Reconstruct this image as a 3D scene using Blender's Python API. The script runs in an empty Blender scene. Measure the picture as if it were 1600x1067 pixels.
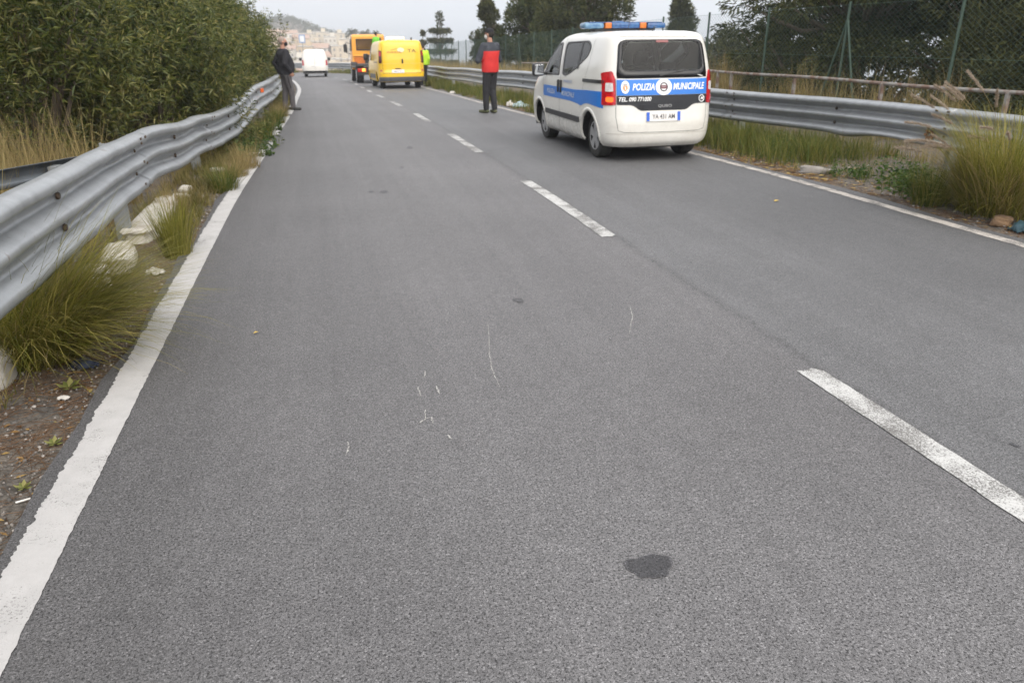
import bpy, bmesh, math, random
import numpy as np
from mathutils import Vector, Matrix

# ------------------------------------------------------------------ camera, sky, sun, exposure
scene = bpy.context.scene
C = scene.collection
R = math.radians
CAM_H = 1.6
cam_d = bpy.data.cameras.new('camera'); cam = bpy.data.objects.new('camera', cam_d); C.objects.link(cam)
cam.location = (0, 0, CAM_H)
cam.rotation_euler = (R(90 - 23.04), 0, 0)
cam_d.sensor_width = 36.0; cam_d.lens = 36.0 * 1225 / 1600
cam_d.clip_start = 0.05; cam_d.clip_end = 60000
cam_d.dof.use_dof = True; cam_d.dof.focus_distance = 2.8; cam_d.dof.aperture_fstop = 5.6
scene.camera = cam
SUN_EL, SUN_AZ = 50.0, 150.0          # behind the camera, a little to the right
world = bpy.data.worlds.new('World'); scene.world = world; world.use_nodes = True
wn, wl = world.node_tree.nodes, world.node_tree.links
bg = wn['Background']
sky = wn.new('ShaderNodeTexSky'); sky.sky_type = 'NISHITA'; sky.sun_disc = False
sky.sun_elevation = R(SUN_EL); sky.sun_rotation = R(SUN_AZ)
sky.air_density = 1.0; sky.dust_density = 4.0; sky.ozone_density = 1.0
hs = wn.new('ShaderNodeHueSaturation'); hs.inputs['Saturation'].default_value = 0.22
# an even cloud deck veils the blue sky
veil = wn.new('ShaderNodeMixRGB'); veil.inputs['Fac'].default_value = 0.62
veil.inputs['Color2'].default_value = (7.9, 8.05, 8.4, 1)
wl.new(sky.outputs[0], hs.inputs['Color']); wl.new(hs.outputs[0], veil.inputs['Color1'])
wl.new(veil.outputs[0], bg.inputs['Color']); bg.inputs['Strength'].default_value = 0.12
sun_d = bpy.data.lights.new('sun', 'SUN'); sun_d.energy = 1.5; sun_d.angle = R(80); sun_d.color = (1.0, 0.91, 0.78)
sun = bpy.data.objects.new('sun', sun_d); C.objects.link(sun)
_sd = Vector((math.sin(R(SUN_AZ)) * math.cos(R(SUN_EL)), math.cos(R(SUN_AZ)) * math.cos(R(SUN_EL)), math.sin(R(SUN_EL))))
sun.rotation_euler = _sd.to_track_quat('Z', 'Y').to_euler()
vs = scene.view_settings
vs.view_transform = 'Standard'; vs.look = 'None'; vs.exposure = 0.84; vs.gamma = 1.0; vs.use_curve_mapping = False
scene.cycles.max_bounces = 8; scene.cycles.transparent_max_bounces = 24
scene.cycles.volume_bounces = 1
scene.cycles.sample_clamp_indirect = 6.0

# ------------------------------------------------------------------ helpers
def pchip(xs, ys):
    xs = np.array(xs, float); ys = np.array(ys, float)
    h = np.diff(xs); d = np.diff(ys) / h; m = np.zeros(len(xs))
    m[0], m[-1] = d[0], d[-1]
    for i in range(1, len(xs) - 1):
        if d[i-1] * d[i] > 0:
            w1, w2 = 2*h[i] + h[i-1], h[i] + 2*h[i-1]
            m[i] = (w1 + w2) / (w1 / d[i-1] + w2 / d[i])
    def f(x):
        x = np.clip(np.asarray(x, float), xs[0], xs[-1])
        i = np.clip(np.searchsorted(xs, x, side='right') - 1, 0, len(h) - 1)
        t = (x - xs[i]) / h[i]; t2, t3 = t*t, t*t*t
        r = (2*t3 - 3*t2 + 1)*ys[i] + (t3 - 2*t2 + t)*h[i]*m[i] + (3*t2 - 2*t3)*ys[i+1] + (t3 - t2)*h[i]*m[i+1]
        return float(r) if np.ndim(r) == 0 else r
    return f

def sstep(a, b, x):
    t = np.clip((np.asarray(x, float) - a) / (b - a), 0, 1)
    return t * t * (3 - 2 * t)

def mesh_np(name, V, F, mats=None, midx=None, smooth=False, uv=None):
    """V (n,3); F list of arrays (k,3)/(k,4) or a single array."""
    me = bpy.data.meshes.new(name)
    V = np.asarray(V, np.float32).reshape(-1, 3)
    Fs = F if isinstance(F, list) and not isinstance(F[0], tuple) else [F]
    Fs = [np.asarray(f, np.int32) for f in Fs if len(f)]
    loops = np.concatenate([f.ravel() for f in Fs])
    tot = np.concatenate([np.full(len(f), f.shape[1], np.int32) for f in Fs])
    st = np.concatenate([[0], np.cumsum(tot)[:-1]]).astype(np.int32)
    me.vertices.add(len(V)); me.vertices.foreach_set('co', V.ravel())
    me.loops.add(len(loops)); me.loops.foreach_set('vertex_index', loops)
    me.polygons.add(len(tot)); me.polygons.foreach_set('loop_start', st); me.polygons.foreach_set('loop_total', tot)
    if smooth: me.polygons.foreach_set('use_smooth', np.ones(len(tot), bool))
    for m in (mats or []): me.materials.append(m)
    if midx is not None: me.polygons.foreach_set('material_index', np.asarray(midx, np.int32))
    if uv is not None:
        l = me.uv_layers.new(name='metres'); l.data.foreach_set('uv', np.asarray(uv, np.float32)[loops].ravel())
    me.update(calc_edges=True)
    return me

def obj(name, me, parent=None, loc=None, rot=None, **props):
    o = bpy.data.objects.new(name, me); C.objects.link(o)
    if parent is not None: o.parent = parent
    if loc is not None: o.location = loc
    if rot is not None: o.rotation_euler = rot
    for k, v in props.items(): o[k] = v
    return o

def thing(name, label, cat, loc=(0, 0, 0), rot=(0, 0, 0), group=None):
    o = bpy.data.objects.new(name, None); C.objects.link(o)
    o.location = loc; o.rotation_euler = rot; o['label'] = label; o['category'] = cat
    if group: o['group'] = group
    return o

def tag(o, label, cat, group=None):
    o['label'] = label; o['category'] = cat
    if group: o['group'] = group
    return o

class MB:
    """collects shapes, builds one mesh"""
    def __init__(s): s.v = []; s.f = []; s.m = []
    def add(s, V, F, mi=0):
        b = len(s.v); s.v += [tuple(map(float, p)) for p in V]
        s.f += [tuple(int(i) + b for i in f) for f in F]; s.m += [mi] * len(F); return s
    def box(s, c, d, rot=None, mi=0, bev=0.0, taper=(1, 1)):
        hx, hy, hz = d[0]/2, d[1]/2, d[2]/2
        bm = bmesh.new(); bmesh.ops.create_cube(bm, size=1)
        for v in bm.verts:
            tx = taper[0] if v.co.z > 0 else 1; ty = taper[1] if v.co.z > 0 else 1
            v.co = Vector((v.co.x*2*hx*tx, v.co.y*2*hy*ty, v.co.z*2*hz))
        if bev > 0: bmesh.ops.bevel(bm, geom=bm.edges[:], offset=bev, segments=2, affect='EDGES', profile=0.5)
        return s.bm(bm, c, rot, mi)
    def bm(s, bm, c=(0, 0, 0), rot=None, mi=0):
        M = Matrix.Translation(c) @ (rot.to_4x4() if rot is not None else Matrix.Identity(4))
        bm.verts.ensure_lookup_table(); bm.verts.index_update()
        s.add([M @ v.co for v in bm.verts], [[v.index for v in f.verts] for f in bm.faces], mi); bm.free(); return s
    def tube(s, pts, rad, n=8, cap=True, mi=0):
        pts = [Vector(p) for p in pts]; k = len(pts)
        rad = [rad]*k if not hasattr(rad, '__len__') else rad
        V = []; up = None
        for i, p in enumerate(pts):
            t = (pts[min(i+1, k-1)] - pts[max(i-1, 0)]).normalized()
            if up is None:
                up = Vector((0, 0, 1)) if abs(t.z) < .9 else Vector((1, 0, 0))
            a = t.cross(up).normalized(); b = a.cross(t).normalized(); up = b
            for j in range(n):
                q = 2*math.pi*j/n
                V.append(p + (a*math.cos(q) + b*math.sin(q))*rad[i])
        F = [(i*n+j, i*n+(j+1) % n, (i+1)*n+(j+1) % n, (i+1)*n+j) for i in range(k-1) for j in range(n)]
        if cap: F += [tuple(range(n))[::-1], tuple((k-1)*n+j for j in range(n))]
        return s.add(V, F, mi)
    def lathe(s, prof, n=24, axis='z', c=(0, 0, 0), mi=0):
        V = []; F = []; k = len(prof)
        for j in range(n):
            q = 2*math.pi*j/n
            for r, h in prof:
                x, y = r*math.cos(q), r*math.sin(q)
                p = (x, y, h) if axis == 'z' else ((x, h, y) if axis == 'y' else (h, x, y))
                V.append((p[0]+c[0], p[1]+c[1], p[2]+c[2]))
        for j in range(n):
            for i in range(k-1):
                a, b = j*k+i, ((j+1) % n)*k+i
                F.append((a, b, b+1, a+1))
        return s.add(V, F, mi)
    def prism(s, poly, z0, z1, mi=0):
        n = len(poly)
        V = [(x, y, z0) for x, y in poly] + [(x, y, z1) for x, y in poly]
        F = [tuple(range(n))[::-1], tuple(range(n, 2*n))] + [(i, (i+1) % n, n+(i+1) % n, n+i) for i in range(n)]
        return s.add(V, F, mi)
    def mesh(s, name, mats, smooth=False):
        me = bpy.data.meshes.new(name); me.from_pydata(s.v, [], s.f)
        for m in (mats if isinstance(mats, (list, tuple)) else [mats]): me.materials.append(m)
        me.polygons.foreach_set('material_index', s.m)
        if smooth: me.polygons.foreach_set('use_smooth', [True]*len(s.f))
        me.update(); return me
    def build(s, name, mats, parent=None, smooth=False, loc=None, rot=None, **k):
        o = obj(name, s.mesh(name, mats, smooth), parent, loc, rot, **k)
        if smooth:
            try: o.data.set_sharp_from_angle(angle=R(40))
            except Exception: pass
        return o

def copy_tree(o, parent=None):
    c = o.copy(); C.objects.link(c); c.parent = parent
    for ch in [k for k in bpy.data.objects if k.parent == o]: copy_tree(ch, c)
    return c

# ------------------------------------------------------------------ materials
_mc = {}
def nodes_of(name):
    m = bpy.data.materials.new(name); m.use_nodes = True
    return m, m.node_tree.nodes, m.node_tree.links, m.node_tree.nodes['Principled BSDF']
def setp(p, **k):
    for a, v in k.items():
        a = a.replace('_', ' ')
        if a in p.inputs: p.inputs[a].default_value = v
def mat(name, c1, c2=None, scale=4.0, rough=.6, metal=0.0, bump=0.0, bscale=None, spec=.5, coat=0.0, contrast=(.35, .65), detail=5, emit=None, es=0):
    """painted / dull solid with an uneven second tone"""
    if name in _mc: return _mc[name]
    m, n, l, p = nodes_of(name)
    setp(p, Base_Color=(*c1, 1), Roughness=rough, Metallic=metal, Specular_IOR_Level=spec, Coat_Weight=coat, Coat_Roughness=.08)
    tc = n.new('ShaderNodeTexCoord')
    if c2 is not None:
        t = n.new('ShaderNodeTexNoise'); t.inputs['Scale'].default_value = scale; t.inputs['Detail'].default_value = detail
        rp = n.new('ShaderNodeValToRGB'); rp.color_ramp.elements[0].position = contrast[0]; rp.color_ramp.elements[1].position = contrast[1]
        rp.color_ramp.elements[0].color = (*c1, 1); rp.color_ramp.elements[1].color = (*c2, 1)
        l.new(tc.outputs['Object'], t.inputs['Vector']); l.new(t.outputs['Fac'], rp.inputs['Fac']); l.new(rp.outputs['Color'], p.inputs['Base Color'])
    if bump > 0:
        t2 = n.new('ShaderNodeTexNoise'); t2.inputs['Scale'].default_value = bscale or scale*6; t2.inputs['Detail'].default_value = 4
        b = n.new('ShaderNodeBump'); b.inputs['Strength'].default_value = .6; b.inputs['Distance'].default_value = bump
        l.new(tc.outputs['Object'], t2.inputs['Vector']); l.new(t2.outputs['Fac'], b.inputs['Height']); l.new(b.outputs['Normal'], p.inputs['Normal'])
    if emit:
        p.inputs['Emission Color'].default_value = (*emit, 1); p.inputs['Emission Strength'].default_value = es
    _mc[name] = m; return m

def leaf_mat(name, cols, rough=.5, trans=.35, spec=.35, patch=.6, pscale=.7):
    """leaves: each leaf (mesh island) has its own tone; slow noise adds yellower and darker areas; light shines through"""
    if name in _mc: return _mc[name]
    m, n, l, p = nodes_of(name)
    geo = n.new('ShaderNodeNewGeometry')
    rp = n.new('ShaderNodeValToRGB'); e = rp.color_ramp.elements
    while len(e) < len(cols): e.new(.5)
    for i, c in enumerate(cols):
        e[i].position = i/(len(cols)-1); e[i].color = (*c, 1)
    tc = n.new('ShaderNodeTexCoord'); t = n.new('ShaderNodeTexNoise'); t.inputs['Scale'].default_value = pscale; t.inputs['Detail'].default_value = 3
    l.new(tc.outputs['Object'], t.inputs['Vector'])
    mx = n.new('ShaderNodeMath'); mx.operation = 'MULTIPLY_ADD'; mx.inputs[1].default_value = patch*1.6; mx.inputs[2].default_value = -patch*.8
    l.new(t.outputs['Fac'], mx.inputs[0])
    ad = n.new('ShaderNodeMath'); ad.operation = 'ADD'; ad.use_clamp = True
    l.new(geo.outputs['Random Per Island'], ad.inputs[0]); l.new(mx.outputs[0], ad.inputs[1])
    l.new(ad.outputs[0], rp.inputs['Fac']); l.new(rp.outputs['Color'], p.inputs['Base Color'])
    setp(p, Roughness=rough, Specular_IOR_Level=spec)
    tr = n.new('ShaderNodeBsdfTranslucent'); l.new(rp.outputs['Color'], tr.inputs['Color'])
    mix = n.new('ShaderNodeMixShader'); mix.inputs[0].default_value = trans
    out = n['Material Output']
    l.new(p.outputs[0], mix.inputs[1]); l.new(tr.outputs[0], mix.inputs[2]); l.new(mix.outputs[0], out.inputs['Surface'])
    _mc[name] = m; return m

def glass_mat(name, tint, refl=.12, rough=.01):
    if name in _mc: return _mc[name]
    m, n, l, p = nodes_of(name); n.remove(p)
    tr = n.new('ShaderNodeBsdfTransparent'); tr.inputs[0].default_value = (*tint, 1)
    gl = n.new('ShaderNodeBsdfGlossy'); gl.inputs['Roughness'].default_value = rough
    fr = n.new('ShaderNodeFresnel'); fr.inputs['IOR'].default_value = 1.42
    ma = n.new('ShaderNodeMath'); ma.operation = 'ADD'; ma.inputs[1].default_value = refl; ma.use_clamp = True
    mix = n.new('ShaderNodeMixShader')
    l.new(fr.outputs[0], ma.inputs[0]); l.new(ma.outputs[0], mix.inputs[0])
    l.new(tr.outputs[0], mix.inputs[1]); l.new(gl.outputs[0], mix.inputs[2]); l.new(mix.outputs[0], n['Material Output'].inputs['Surface'])
    _mc[name] = m; return m

# ------------------------------------------------------------------ the lie of the land: s runs along the road, n across it
_a = R(13.6)
DX, DY = -math.sin(_a), math.cos(_a)       # along
NX, NY = math.cos(_a), math.sin(_a)        # to the right
ROAD_YAW = math.atan2(DY, DX)              # yaw of a thing whose local x points down the road
def prof(s):
    s = np.asarray(s, float)
    t = np.clip(s - 16, 0, 10)
    r = -.036*s - .5*.0018*t*t - .018*np.clip(s - 26, 0, None)
    return float(r) if np.ndim(r) == 0 else r
n_left = pchip([-8, 0, 8, 13.5, 22, 32, 45, 55, 65, 75, 85, 97], [-1.05, -1.05, -1.01, -.84, -.6, -.55, -.9, -1.6, -3.6, -8, -16, -30])
n_mid = pchip([-8, 2, 9, 17, 24, 28, 34, 45, 55, 65, 75, 85, 97], [2.36, 2.34, 2.39, 2.31, 2.18, 2.10, 2.05, 2.0, 1.4, -.4, -4.5, -12, -24])
n_right = pchip([-8, 5, 8, 10.7, 16.3, 23.2, 33.6, 45, 55, 65, 75, 85, 97], [5.5, 5.5, 5.5, 5.4, 4.8, 4.5, 4.5, 5.0, 4.5, 3.0, -.6, -7, -17])
r_left = pchip([-4, 4, 7, 9, 11, 12.5, 16, 20, 24, 32, 45, 60, 70], [-1.52, -1.52, -1.50, -1.46, -1.42, -1.34, -1.18, -1.0, -.98, -1.0, -1.5, -3.0, -6])
r_right = pchip([-4, 4, 8, 10, 13, 18, 22, 28, 36, 45, 55, 65, 75, 85, 97], [7.4, 7.35, 7.25, 7.1, 6.65, 6.1, 5.85, 5.5, 5.4, 5.9, 5.6, 4.2, .7, -5.6, -15.5])
def XY(s, n): return DX*s + NX*n, DY*s + NY*n
def hashn(s, n, f, seed=0.0):
    return (np.sin(s*f*1.31 + seed) * np.sin(n*f*1.73 + seed*2.1) + .6*np.sin(s*f*2.7 + n*f*1.9 + seed) + .4*np.sin(n*f*3.9 - s*f*3.1 + 1.7*seed)) / 2
def G(s, n):
    """ground height"""
    s = np.asarray(s, float); n = np.asarray(n, float)
    sc = np.clip(s, -50, 95)
    z = prof(sc)
    nl, nr = n_left(sc), n_right(sc)
    dl, dr = nl - n, n - nr                # distance outside each edge line
    z = z - .035*(1 - sstep(.12, .5, np.maximum(dl, dr)))
    rough = hashn(s, n, 5.0)*.018 + hashn(s, n, 13.0, 2)*.010
    z = z + rough*sstep(.15, .5, np.maximum(dl, dr))
    z = z + .30*sstep(1.2, 4.0, dl) + 5.0*sstep(9, 60, dl)
    z = z + .06*sstep(.6, 2.2, dr) - .42*np.clip(n - 11.5, 0, None)*sstep(11.5, 16, n)
    ahead = sstep(84, 230, s)
    town = -27 + 7*sstep(330, 600, s)*(1 - .7*sstep(12, 78, n)) + 13*np.exp(-((n+18)/26.)**2)*sstep(590, 650, s) - 30*sstep(60, 140, n)
    z = z*(1 - ahead) + np.maximum(town, -70)*ahead
    z = z - 30*sstep(680, 900, s)
    return np.maximum(z, -75)
def P(s, n, dz=0.0):
    x, y = XY(s, n); return (float(x), float(y), float(G(s, n)) + dz)
def PR(s, n, dz=0.0):
    x, y = XY(s, n); return (float(x), float(y), float(prof(s)) + dz)
# ------------------------------------------------------------------ ground, sea, road
def soil_material():
    m, n, l, p = nodes_of('soil_and_litter')
    tc = n.new('ShaderNodeTexCoord')
    def noise(sc, d=6, rg=.6):
        t = n.new('ShaderNodeTexNoise'); t.inputs['Scale'].default_value = sc; t.inputs['Detail'].default_value = d; t.inputs['Roughness'].default_value = rg
        l.new(tc.outputs['Object'], t.inputs['Vector']); return t
    def ramp(src, stops):
        r = n.new('ShaderNodeValToRGB'); e = r.color_ramp.elements
        while len(e) < len(stops): e.new(.5)
        for i, (q, c) in enumerate(stops): e[i].position = q; e[i].color = (*c, 1)
        l.new(src, r.inputs['Fac']); return r
    a = ramp(noise(1.7).outputs['Fac'], [(.30, (.10, .098, .097)), (.46, (.17, .16, .148)), (.56, (.175, .145, .118)), (.70, (.125, .118, .085))])
    b = ramp(noise(34, 8, .75).outputs['Fac'], [(.30, (.25, .22, .18)), (.52, (.9, .85, .8)), (.74, (1.7, 1.6, 1.45))])
    mu = n.new('ShaderNodeMixRGB'); mu.blend_type = 'MULTIPLY'; mu.inputs[0].default_value = 1
    l.new(a.outputs[0], mu.inputs[1]); l.new(b.outputs[0], mu.inputs[2])
    v = n.new('ShaderNodeTexVoronoi'); v.inputs['Scale'].default_value = 55; l.new(tc.outputs['Object'], v.inputs['Vector'])
    pb = ramp(v.outputs['Distance'], [(.06, (1, 1, 1)), (.13, (0, 0, 0))])
    gate = ramp(noise(5).outputs['Fac'], [(.55, (0, 0, 0)), (.63, (1, 1, 1))])
    mm = n.new('ShaderNodeMixRGB'); mm.blend_type = 'MULTIPLY'; mm.inputs[0].default_value = 1
    l.new(pb.outputs[0], mm.inputs[1]); l.new(gate.outputs[0], mm.inputs[2])
    mx = n.new('ShaderNodeMixRGB'); mx.inputs[2].default_value = (.34, .32, .29, 1)
    l.new(mm.outputs[0], mx.inputs[0]); l.new(mu.outputs[0], mx.inputs[1])
    l.new(mx.outputs[0], p.inputs['Base Color']); setp(p, Roughness=.95, Specular_IOR_Level=.2)
    bp = n.new('ShaderNodeBump'); bp.inputs['Distance'].default_value = .02; bp.inputs['Strength'].default_value = .9
    l.new(noise(40, 8, .7).outputs['Fac'], bp.inputs['Height']); l.new(bp.outputs[0], p.inputs['Normal'])
    return m
gs = np.concatenate([np.arange(-6, 40, .3), np.arange(40, 100, 2.), np.arange(100, 1300.1, 24)])
gn = np.concatenate([np.arange(-320, -20, 20.), np.arange(-20, -8, 1.), np.arange(-8, 12, .25), np.arange(12, 40, 2.), np.arange(40, 361, 20.)])
S_, N_ = np.meshgrid(gs, gn, indexing='ij')
X_, Y_ = DX*S_ + NX*N_, DY*S_ + NY*N_
V = np.stack([X_, Y_, G(S_, N_)], -1).reshape(-1, 3)
a, b = len(gs), len(gn)
I = (np.arange(a-1)[:, None]*b + np.arange(b-1)[None]).ravel()
obj('ground', mesh_np('ground', V, np.stack([I, I+b, I+b+1, I+1], 1), [soil_material()], smooth=True), kind='structure')

def sea_material():
    m, n, l, p = nodes_of('sea_water')
    setp(p, Base_Color=(.05, .09, .12, 1), Roughness=.22, IOR=1.33, Specular_IOR_Level=.5)
    tc = n.new('ShaderNodeTexCoord'); t = n.new('ShaderNodeTexNoise'); t.inputs['Scale'].default_value = .05; t.inputs['Detail'].default_value = 6
    b = n.new('ShaderNodeBump'); b.inputs['Distance'].default_value = 1.2; b.inputs['Strength'].default_value = .35
    l.new(tc.outputs['Object'], t.inputs['Vector']); l.new(t.outputs['Fac'], b.inputs['Height']); l.new(b.outputs[0], p.inputs['Normal'])
    return m
mb = MB(); q = [math.pi*2*i/48 for i in range(48)]
rings = [0, 600, 2000, 6000, 15000]
Vs = [(0, 0, -60)] + [(r*math.cos(t), r*math.sin(t), -60) for r in rings[1:] for t in q]
Fs = [(0, 1+i, 1+(i+1) % 48) for i in range(48)] + [(1+k*48+i, 1+(k+1)*48+i, 1+(k+1)*48+(i+1) % 48, 1+k*48+(i+1) % 48) for k in range(3) for i in range(48)]
mb.add(Vs, Fs); mb.build('sea', [sea_material()], kind='structure')

def asphalt_material(name='asphalt', dark=1.0, rough=.62):
    m, n, l, p = nodes_of(name)
    uv = n.new('ShaderNodeUVMap'); uv.uv_map = 'metres'
    sp = n.new('ShaderNodeSeparateXYZ'); l.new(uv.outputs[0], sp.inputs[0])
    def noise(sc, d=4, rg=.55, vec=None):
        t = n.new('ShaderNodeTexNoise'); t.inputs['Scale'].default_value = sc; t.inputs['Detail'].default_value = d; t.inputs['Roughness'].default_value = rg
        l.new(vec or uv.outputs[0], t.inputs['Vector']); return t.outputs['Fac']
    def ramp(src, stops):
        r = n.new('ShaderNodeValToRGB'); e = r.color_ramp.elements
        while len(e) < len(stops): e.new(.5)
        for i, (q, c) in enumerate(stops): e[i].position = q; e[i].color = (c, c, c, 1)
        l.new(src, r.inputs['Fac']); return r.outputs[0]
    def mul(a, b, fac=1):
        x = n.new('ShaderNodeMixRGB'); x.blend_type = 'MULTIPLY'; x.inputs[0].default_value = fac
        l.new(a, x.inputs[1]); l.new(b, x.inputs[2]); return x.outputs[0]
    def math2(op, a, b):
        x = n.new('ShaderNodeMath'); x.operation = op
        for i, q in enumerate((a, b)):
            if isinstance(q, (int, float)): x.inputs[i].default_value = q
            else: l.new(q, x.inputs[i])
        return x.outputs[0]
    # chippings: each stone its own grey, dark binder between
    v = n.new('ShaderNodeTexVoronoi'); v.inputs['Scale'].default_value = 165; l.new(uv.outputs[0], v.inputs['Vector'])
    sepc = n.new('ShaderNodeSeparateColor'); l.new(v.outputs['Color'], sepc.inputs[0])
    stone = ramp(sepc.outputs[0], [(0, .55), (.5, .98), (.86, 1.15), (1, 1.7)])
    v2 = n.new('ShaderNodeTexVoronoi'); v2.feature = 'DISTANCE_TO_EDGE'; v2.inputs['Scale'].default_value = 165; l.new(uv.outputs[0], v2.inputs['Vector'])
    gap = ramp(v2.outputs[0], [(0, .45), (.16, 1.0)])
    pits = ramp(noise(125, 2, .6), [(.37, .12), (.47, 1.05)])
    fine = ramp(noise(330, 3, .7), [(.3, .66), (.7, 1.34)])
    blot = ramp(noise(9, 6, .7), [(.3, .90), (.7, 1.08)])
    big = ramp(noise(.55, 4), [(.3, .9), (.7, 1.10)])
    # polished wheel tracks and the smoother right-hand lane
    mp = n.new('ShaderNodeMapping'); mp.inputs['Scale'].default_value = (1, .03, 1); l.new(uv.outputs[0], mp.inputs['Vector'])
    streak = ramp(noise(2.4, 4, .6, mp.outputs[0]), [(.3, .91), (.7, 1.09)])
    mp2 = n.new('ShaderNodeMapping'); mp2.inputs['Scale'].default_value = (1, .012, 1); l.new(uv.outputs[0], mp2.inputs['Vector'])
    streak2 = ramp(noise(9, 3, .6, mp2.outputs[0]), [(.3, .95), (.7, 1.05)])
    base = n.new('ShaderNodeRGB'); base.outputs[0].default_value = (.164, .160, .164, 1)
    lane = n.new('ShaderNodeMapRange'); lane.inputs[1].default_value = 2.36; lane.inputs[2].default_value = 2.48
    l.new(sp.outputs[0], lane.inputs[0])
    lc = n.new('ShaderNodeMixRGB'); lc.inputs[2].default_value = (.158, .158, .163, 1)
    l.new(lane.outputs[0], lc.inputs[0]); l.new(base.outputs[0], lc.inputs[1])
    col = lc.outputs[0]
    for k, f in ((stone, .8), (gap, .75), (pits, .85), (fine, .8), (blot, .9), (big, 1), (streak, .9), (streak2, 1)): col = mul(col, k, f)
    # less traffic polishes the strip beside the edge line and the crown of each lane
    wear = n.new('ShaderNodeValToRGB'); e = wear.color_ramp.elements
    while len(e) < 8: e.new(.5)
    for i, (q, c) in enumerate([(0, .74), (.08, .80), (.18, .94), (.32, 1.06), (.44, 1.02), (.56, 1.03), (.76, .96), (1, .82)]): e[i].position = q; e[i].color = (c, c, c, 1)
    wm = n.new('ShaderNodeMapRange'); wm.inputs[1].default_value = -1.1; wm.inputs[2].default_value = 5.6
    wv = math2('ADD', sp.outputs[0], math2('MULTIPLY', math2('SUBTRACT', noise(1.1, 4, .6, mp.outputs[0]), .5), .5))
    l.new(wv, wm.inputs[0]); l.new(wm.outputs[0], wear.inputs['Fac']); col = mul(col, wear.outputs[0])
    # paving seam beside the centre line: a ragged dark groove
    wob = math2('MULTIPLY', math2('SUBTRACT', noise(3.0, 5, .7), .5), .14)
    d = math2('ABSOLUTE', math2('SUBTRACT', math2('ADD', sp.outputs[0], wob), 2.43), 0)
    seam = ramp(d, [(.0, .52), (.016, .72), (.05, 1)])
    br = ramp(noise(18, 4, .7), [(.42, 0), (.62, 1)])
    sm = n.new('ShaderNodeMixRGB'); sm.blend_type = 'MULTIPLY'; l.new(br, sm.inputs[0]); l.new(col, sm.inputs[1]); l.new(seam, sm.inputs[2])
    # old tar drops and rubber flecks
    fl = ramp(noise(26, 2, .5), [(.72, 1), (.76, .55)])
    col = mul(sm.outputs[0], fl)
    if dark < 1:
        dk = n.new('ShaderNodeRGB'); dk.outputs[0].default_value = (dark, dark, dark*1.05, 1); col = mul(col, dk.outputs[0])
    l.new(col, p.inputs['Base Color'])
    setp(p, Roughness=rough, Specular_IOR_Level=.45)
    h1 = math2('MULTIPLY', v2.outputs[0], 1.0); hh = math2('ADD', h1, math2('MULTIPLY', noise(300, 3), .35))
    bp = n.new('ShaderNodeBump'); bp.inputs['Distance'].default_value = .004; bp.inputs['Strength'].default_value = .8
    l.new(hh, bp.inputs['Height']); l.new(bp.outputs[0], p.inputs['Normal'])
    return m
ASPHALT = asphalt_material()
rs = np.concatenate([np.arange(-4, 40, .5), np.arange(40, 97.1, 1.5)])
K = 15; rows = []; uvs = []
for s in rs:
    l0, r0 = n_left(s) - .125 - .02*math.sin(s*2.3) - .02*math.sin(s*5.1), n_right(s) + .2 + .04*math.sin(s*1.9)
    for k in range(K):
        n = l0 + (r0 - l0)*k/(K-1); x, y = XY(s, n); rows.append((x, y, prof(s))); uvs.append((n - n_mid(s) + 2.36, s))
I = (np.arange(len(rs)-1)[:, None]*K + np.arange(K-1)[None]).ravel()
road = obj('road', mesh_np('road', rows, np.stack([I, I+1, I+K+1, I+K], 1), [ASPHALT], smooth=True, uv=uvs), kind='structure')

def paint_material(name, base, wear, spots):
    m, n, l, p = nodes_of(name)
    tc = n.new('ShaderNodeTexCoord')
    def noise(sc, d=5, rg=.65):
        t = n.new('ShaderNodeTexNoise'); t.inputs['Scale'].default_value = sc; t.inputs['Detail'].default_value = d; t.inputs['Roughness'].default_value = rg
        l.new(tc.outputs['Object'], t.inputs['Vector']); return t.outputs['Fac']
    rp = n.new('ShaderNodeValToRGB'); e = rp.color_ramp.elements
    e[0].position = .50 - wear; e[0].color = (0, 0, 0, 1); e[1].position = .58 - wear; e[1].color = (1, 1, 1, 1)
    # wear follows fine grain, denser in patches
    mm = n.new('ShaderNodeMath'); mm.operation = 'MULTIPLY_ADD'; mm.inputs[1].default_value = .55
    l.new(noise(120, 3, .8), mm.inputs[0])
    m2 = n.new('ShaderNodeMath'); m2.operation = 'MULTIPLY'; m2.inputs[1].default_value = .45; l.new(noise(spots), m2.inputs[0])
    l.new(m2.outputs[0], mm.inputs[2]); l.new(mm.outputs[0], rp.inputs['Fac'])
    c = n.new('ShaderNodeMixRGB'); c.inputs[1].default_value = (.15, .145, .14, 1)
    tone = n.new('ShaderNodeValToRGB'); tone.color_ramp.elements[0].position = .3; tone.color_ramp.elements[1].position = .7
    tone.color_ramp.elements[0].color = (*[q*.86 for q in base], 1); tone.color_ramp.elements[1].color = (*base, 1)
    l.new(noise(9), tone.inputs['Fac']); l.new(tone.outputs[0], c.inputs[2]); l.new(rp.outputs[0], c.inputs[0])
    l.new(c.outputs[0], p.inputs['Base Color']); setp(p, Roughness=.7, Specular_IOR_Level=.3)
    b = n.new('ShaderNodeBump'); b.inputs['Distance'].default_value = .004; b.inputs['Strength'].default_value = .7
    l.new(noise(160, 4), b.inputs['Height']); l.new(b.outputs[0], p.inputs['Normal'])
    return m
WHITE_LINE = paint_material('white_line_paint', (.49, .48, .475), .14, 5)
WORN_LINE = paint_material('worn_centre_paint', (.53, .53, .52), .045, 3.5)
DULL_LINE = paint_material('dull_line_paint', (.50, .46, .42), .06, 6)
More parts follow.
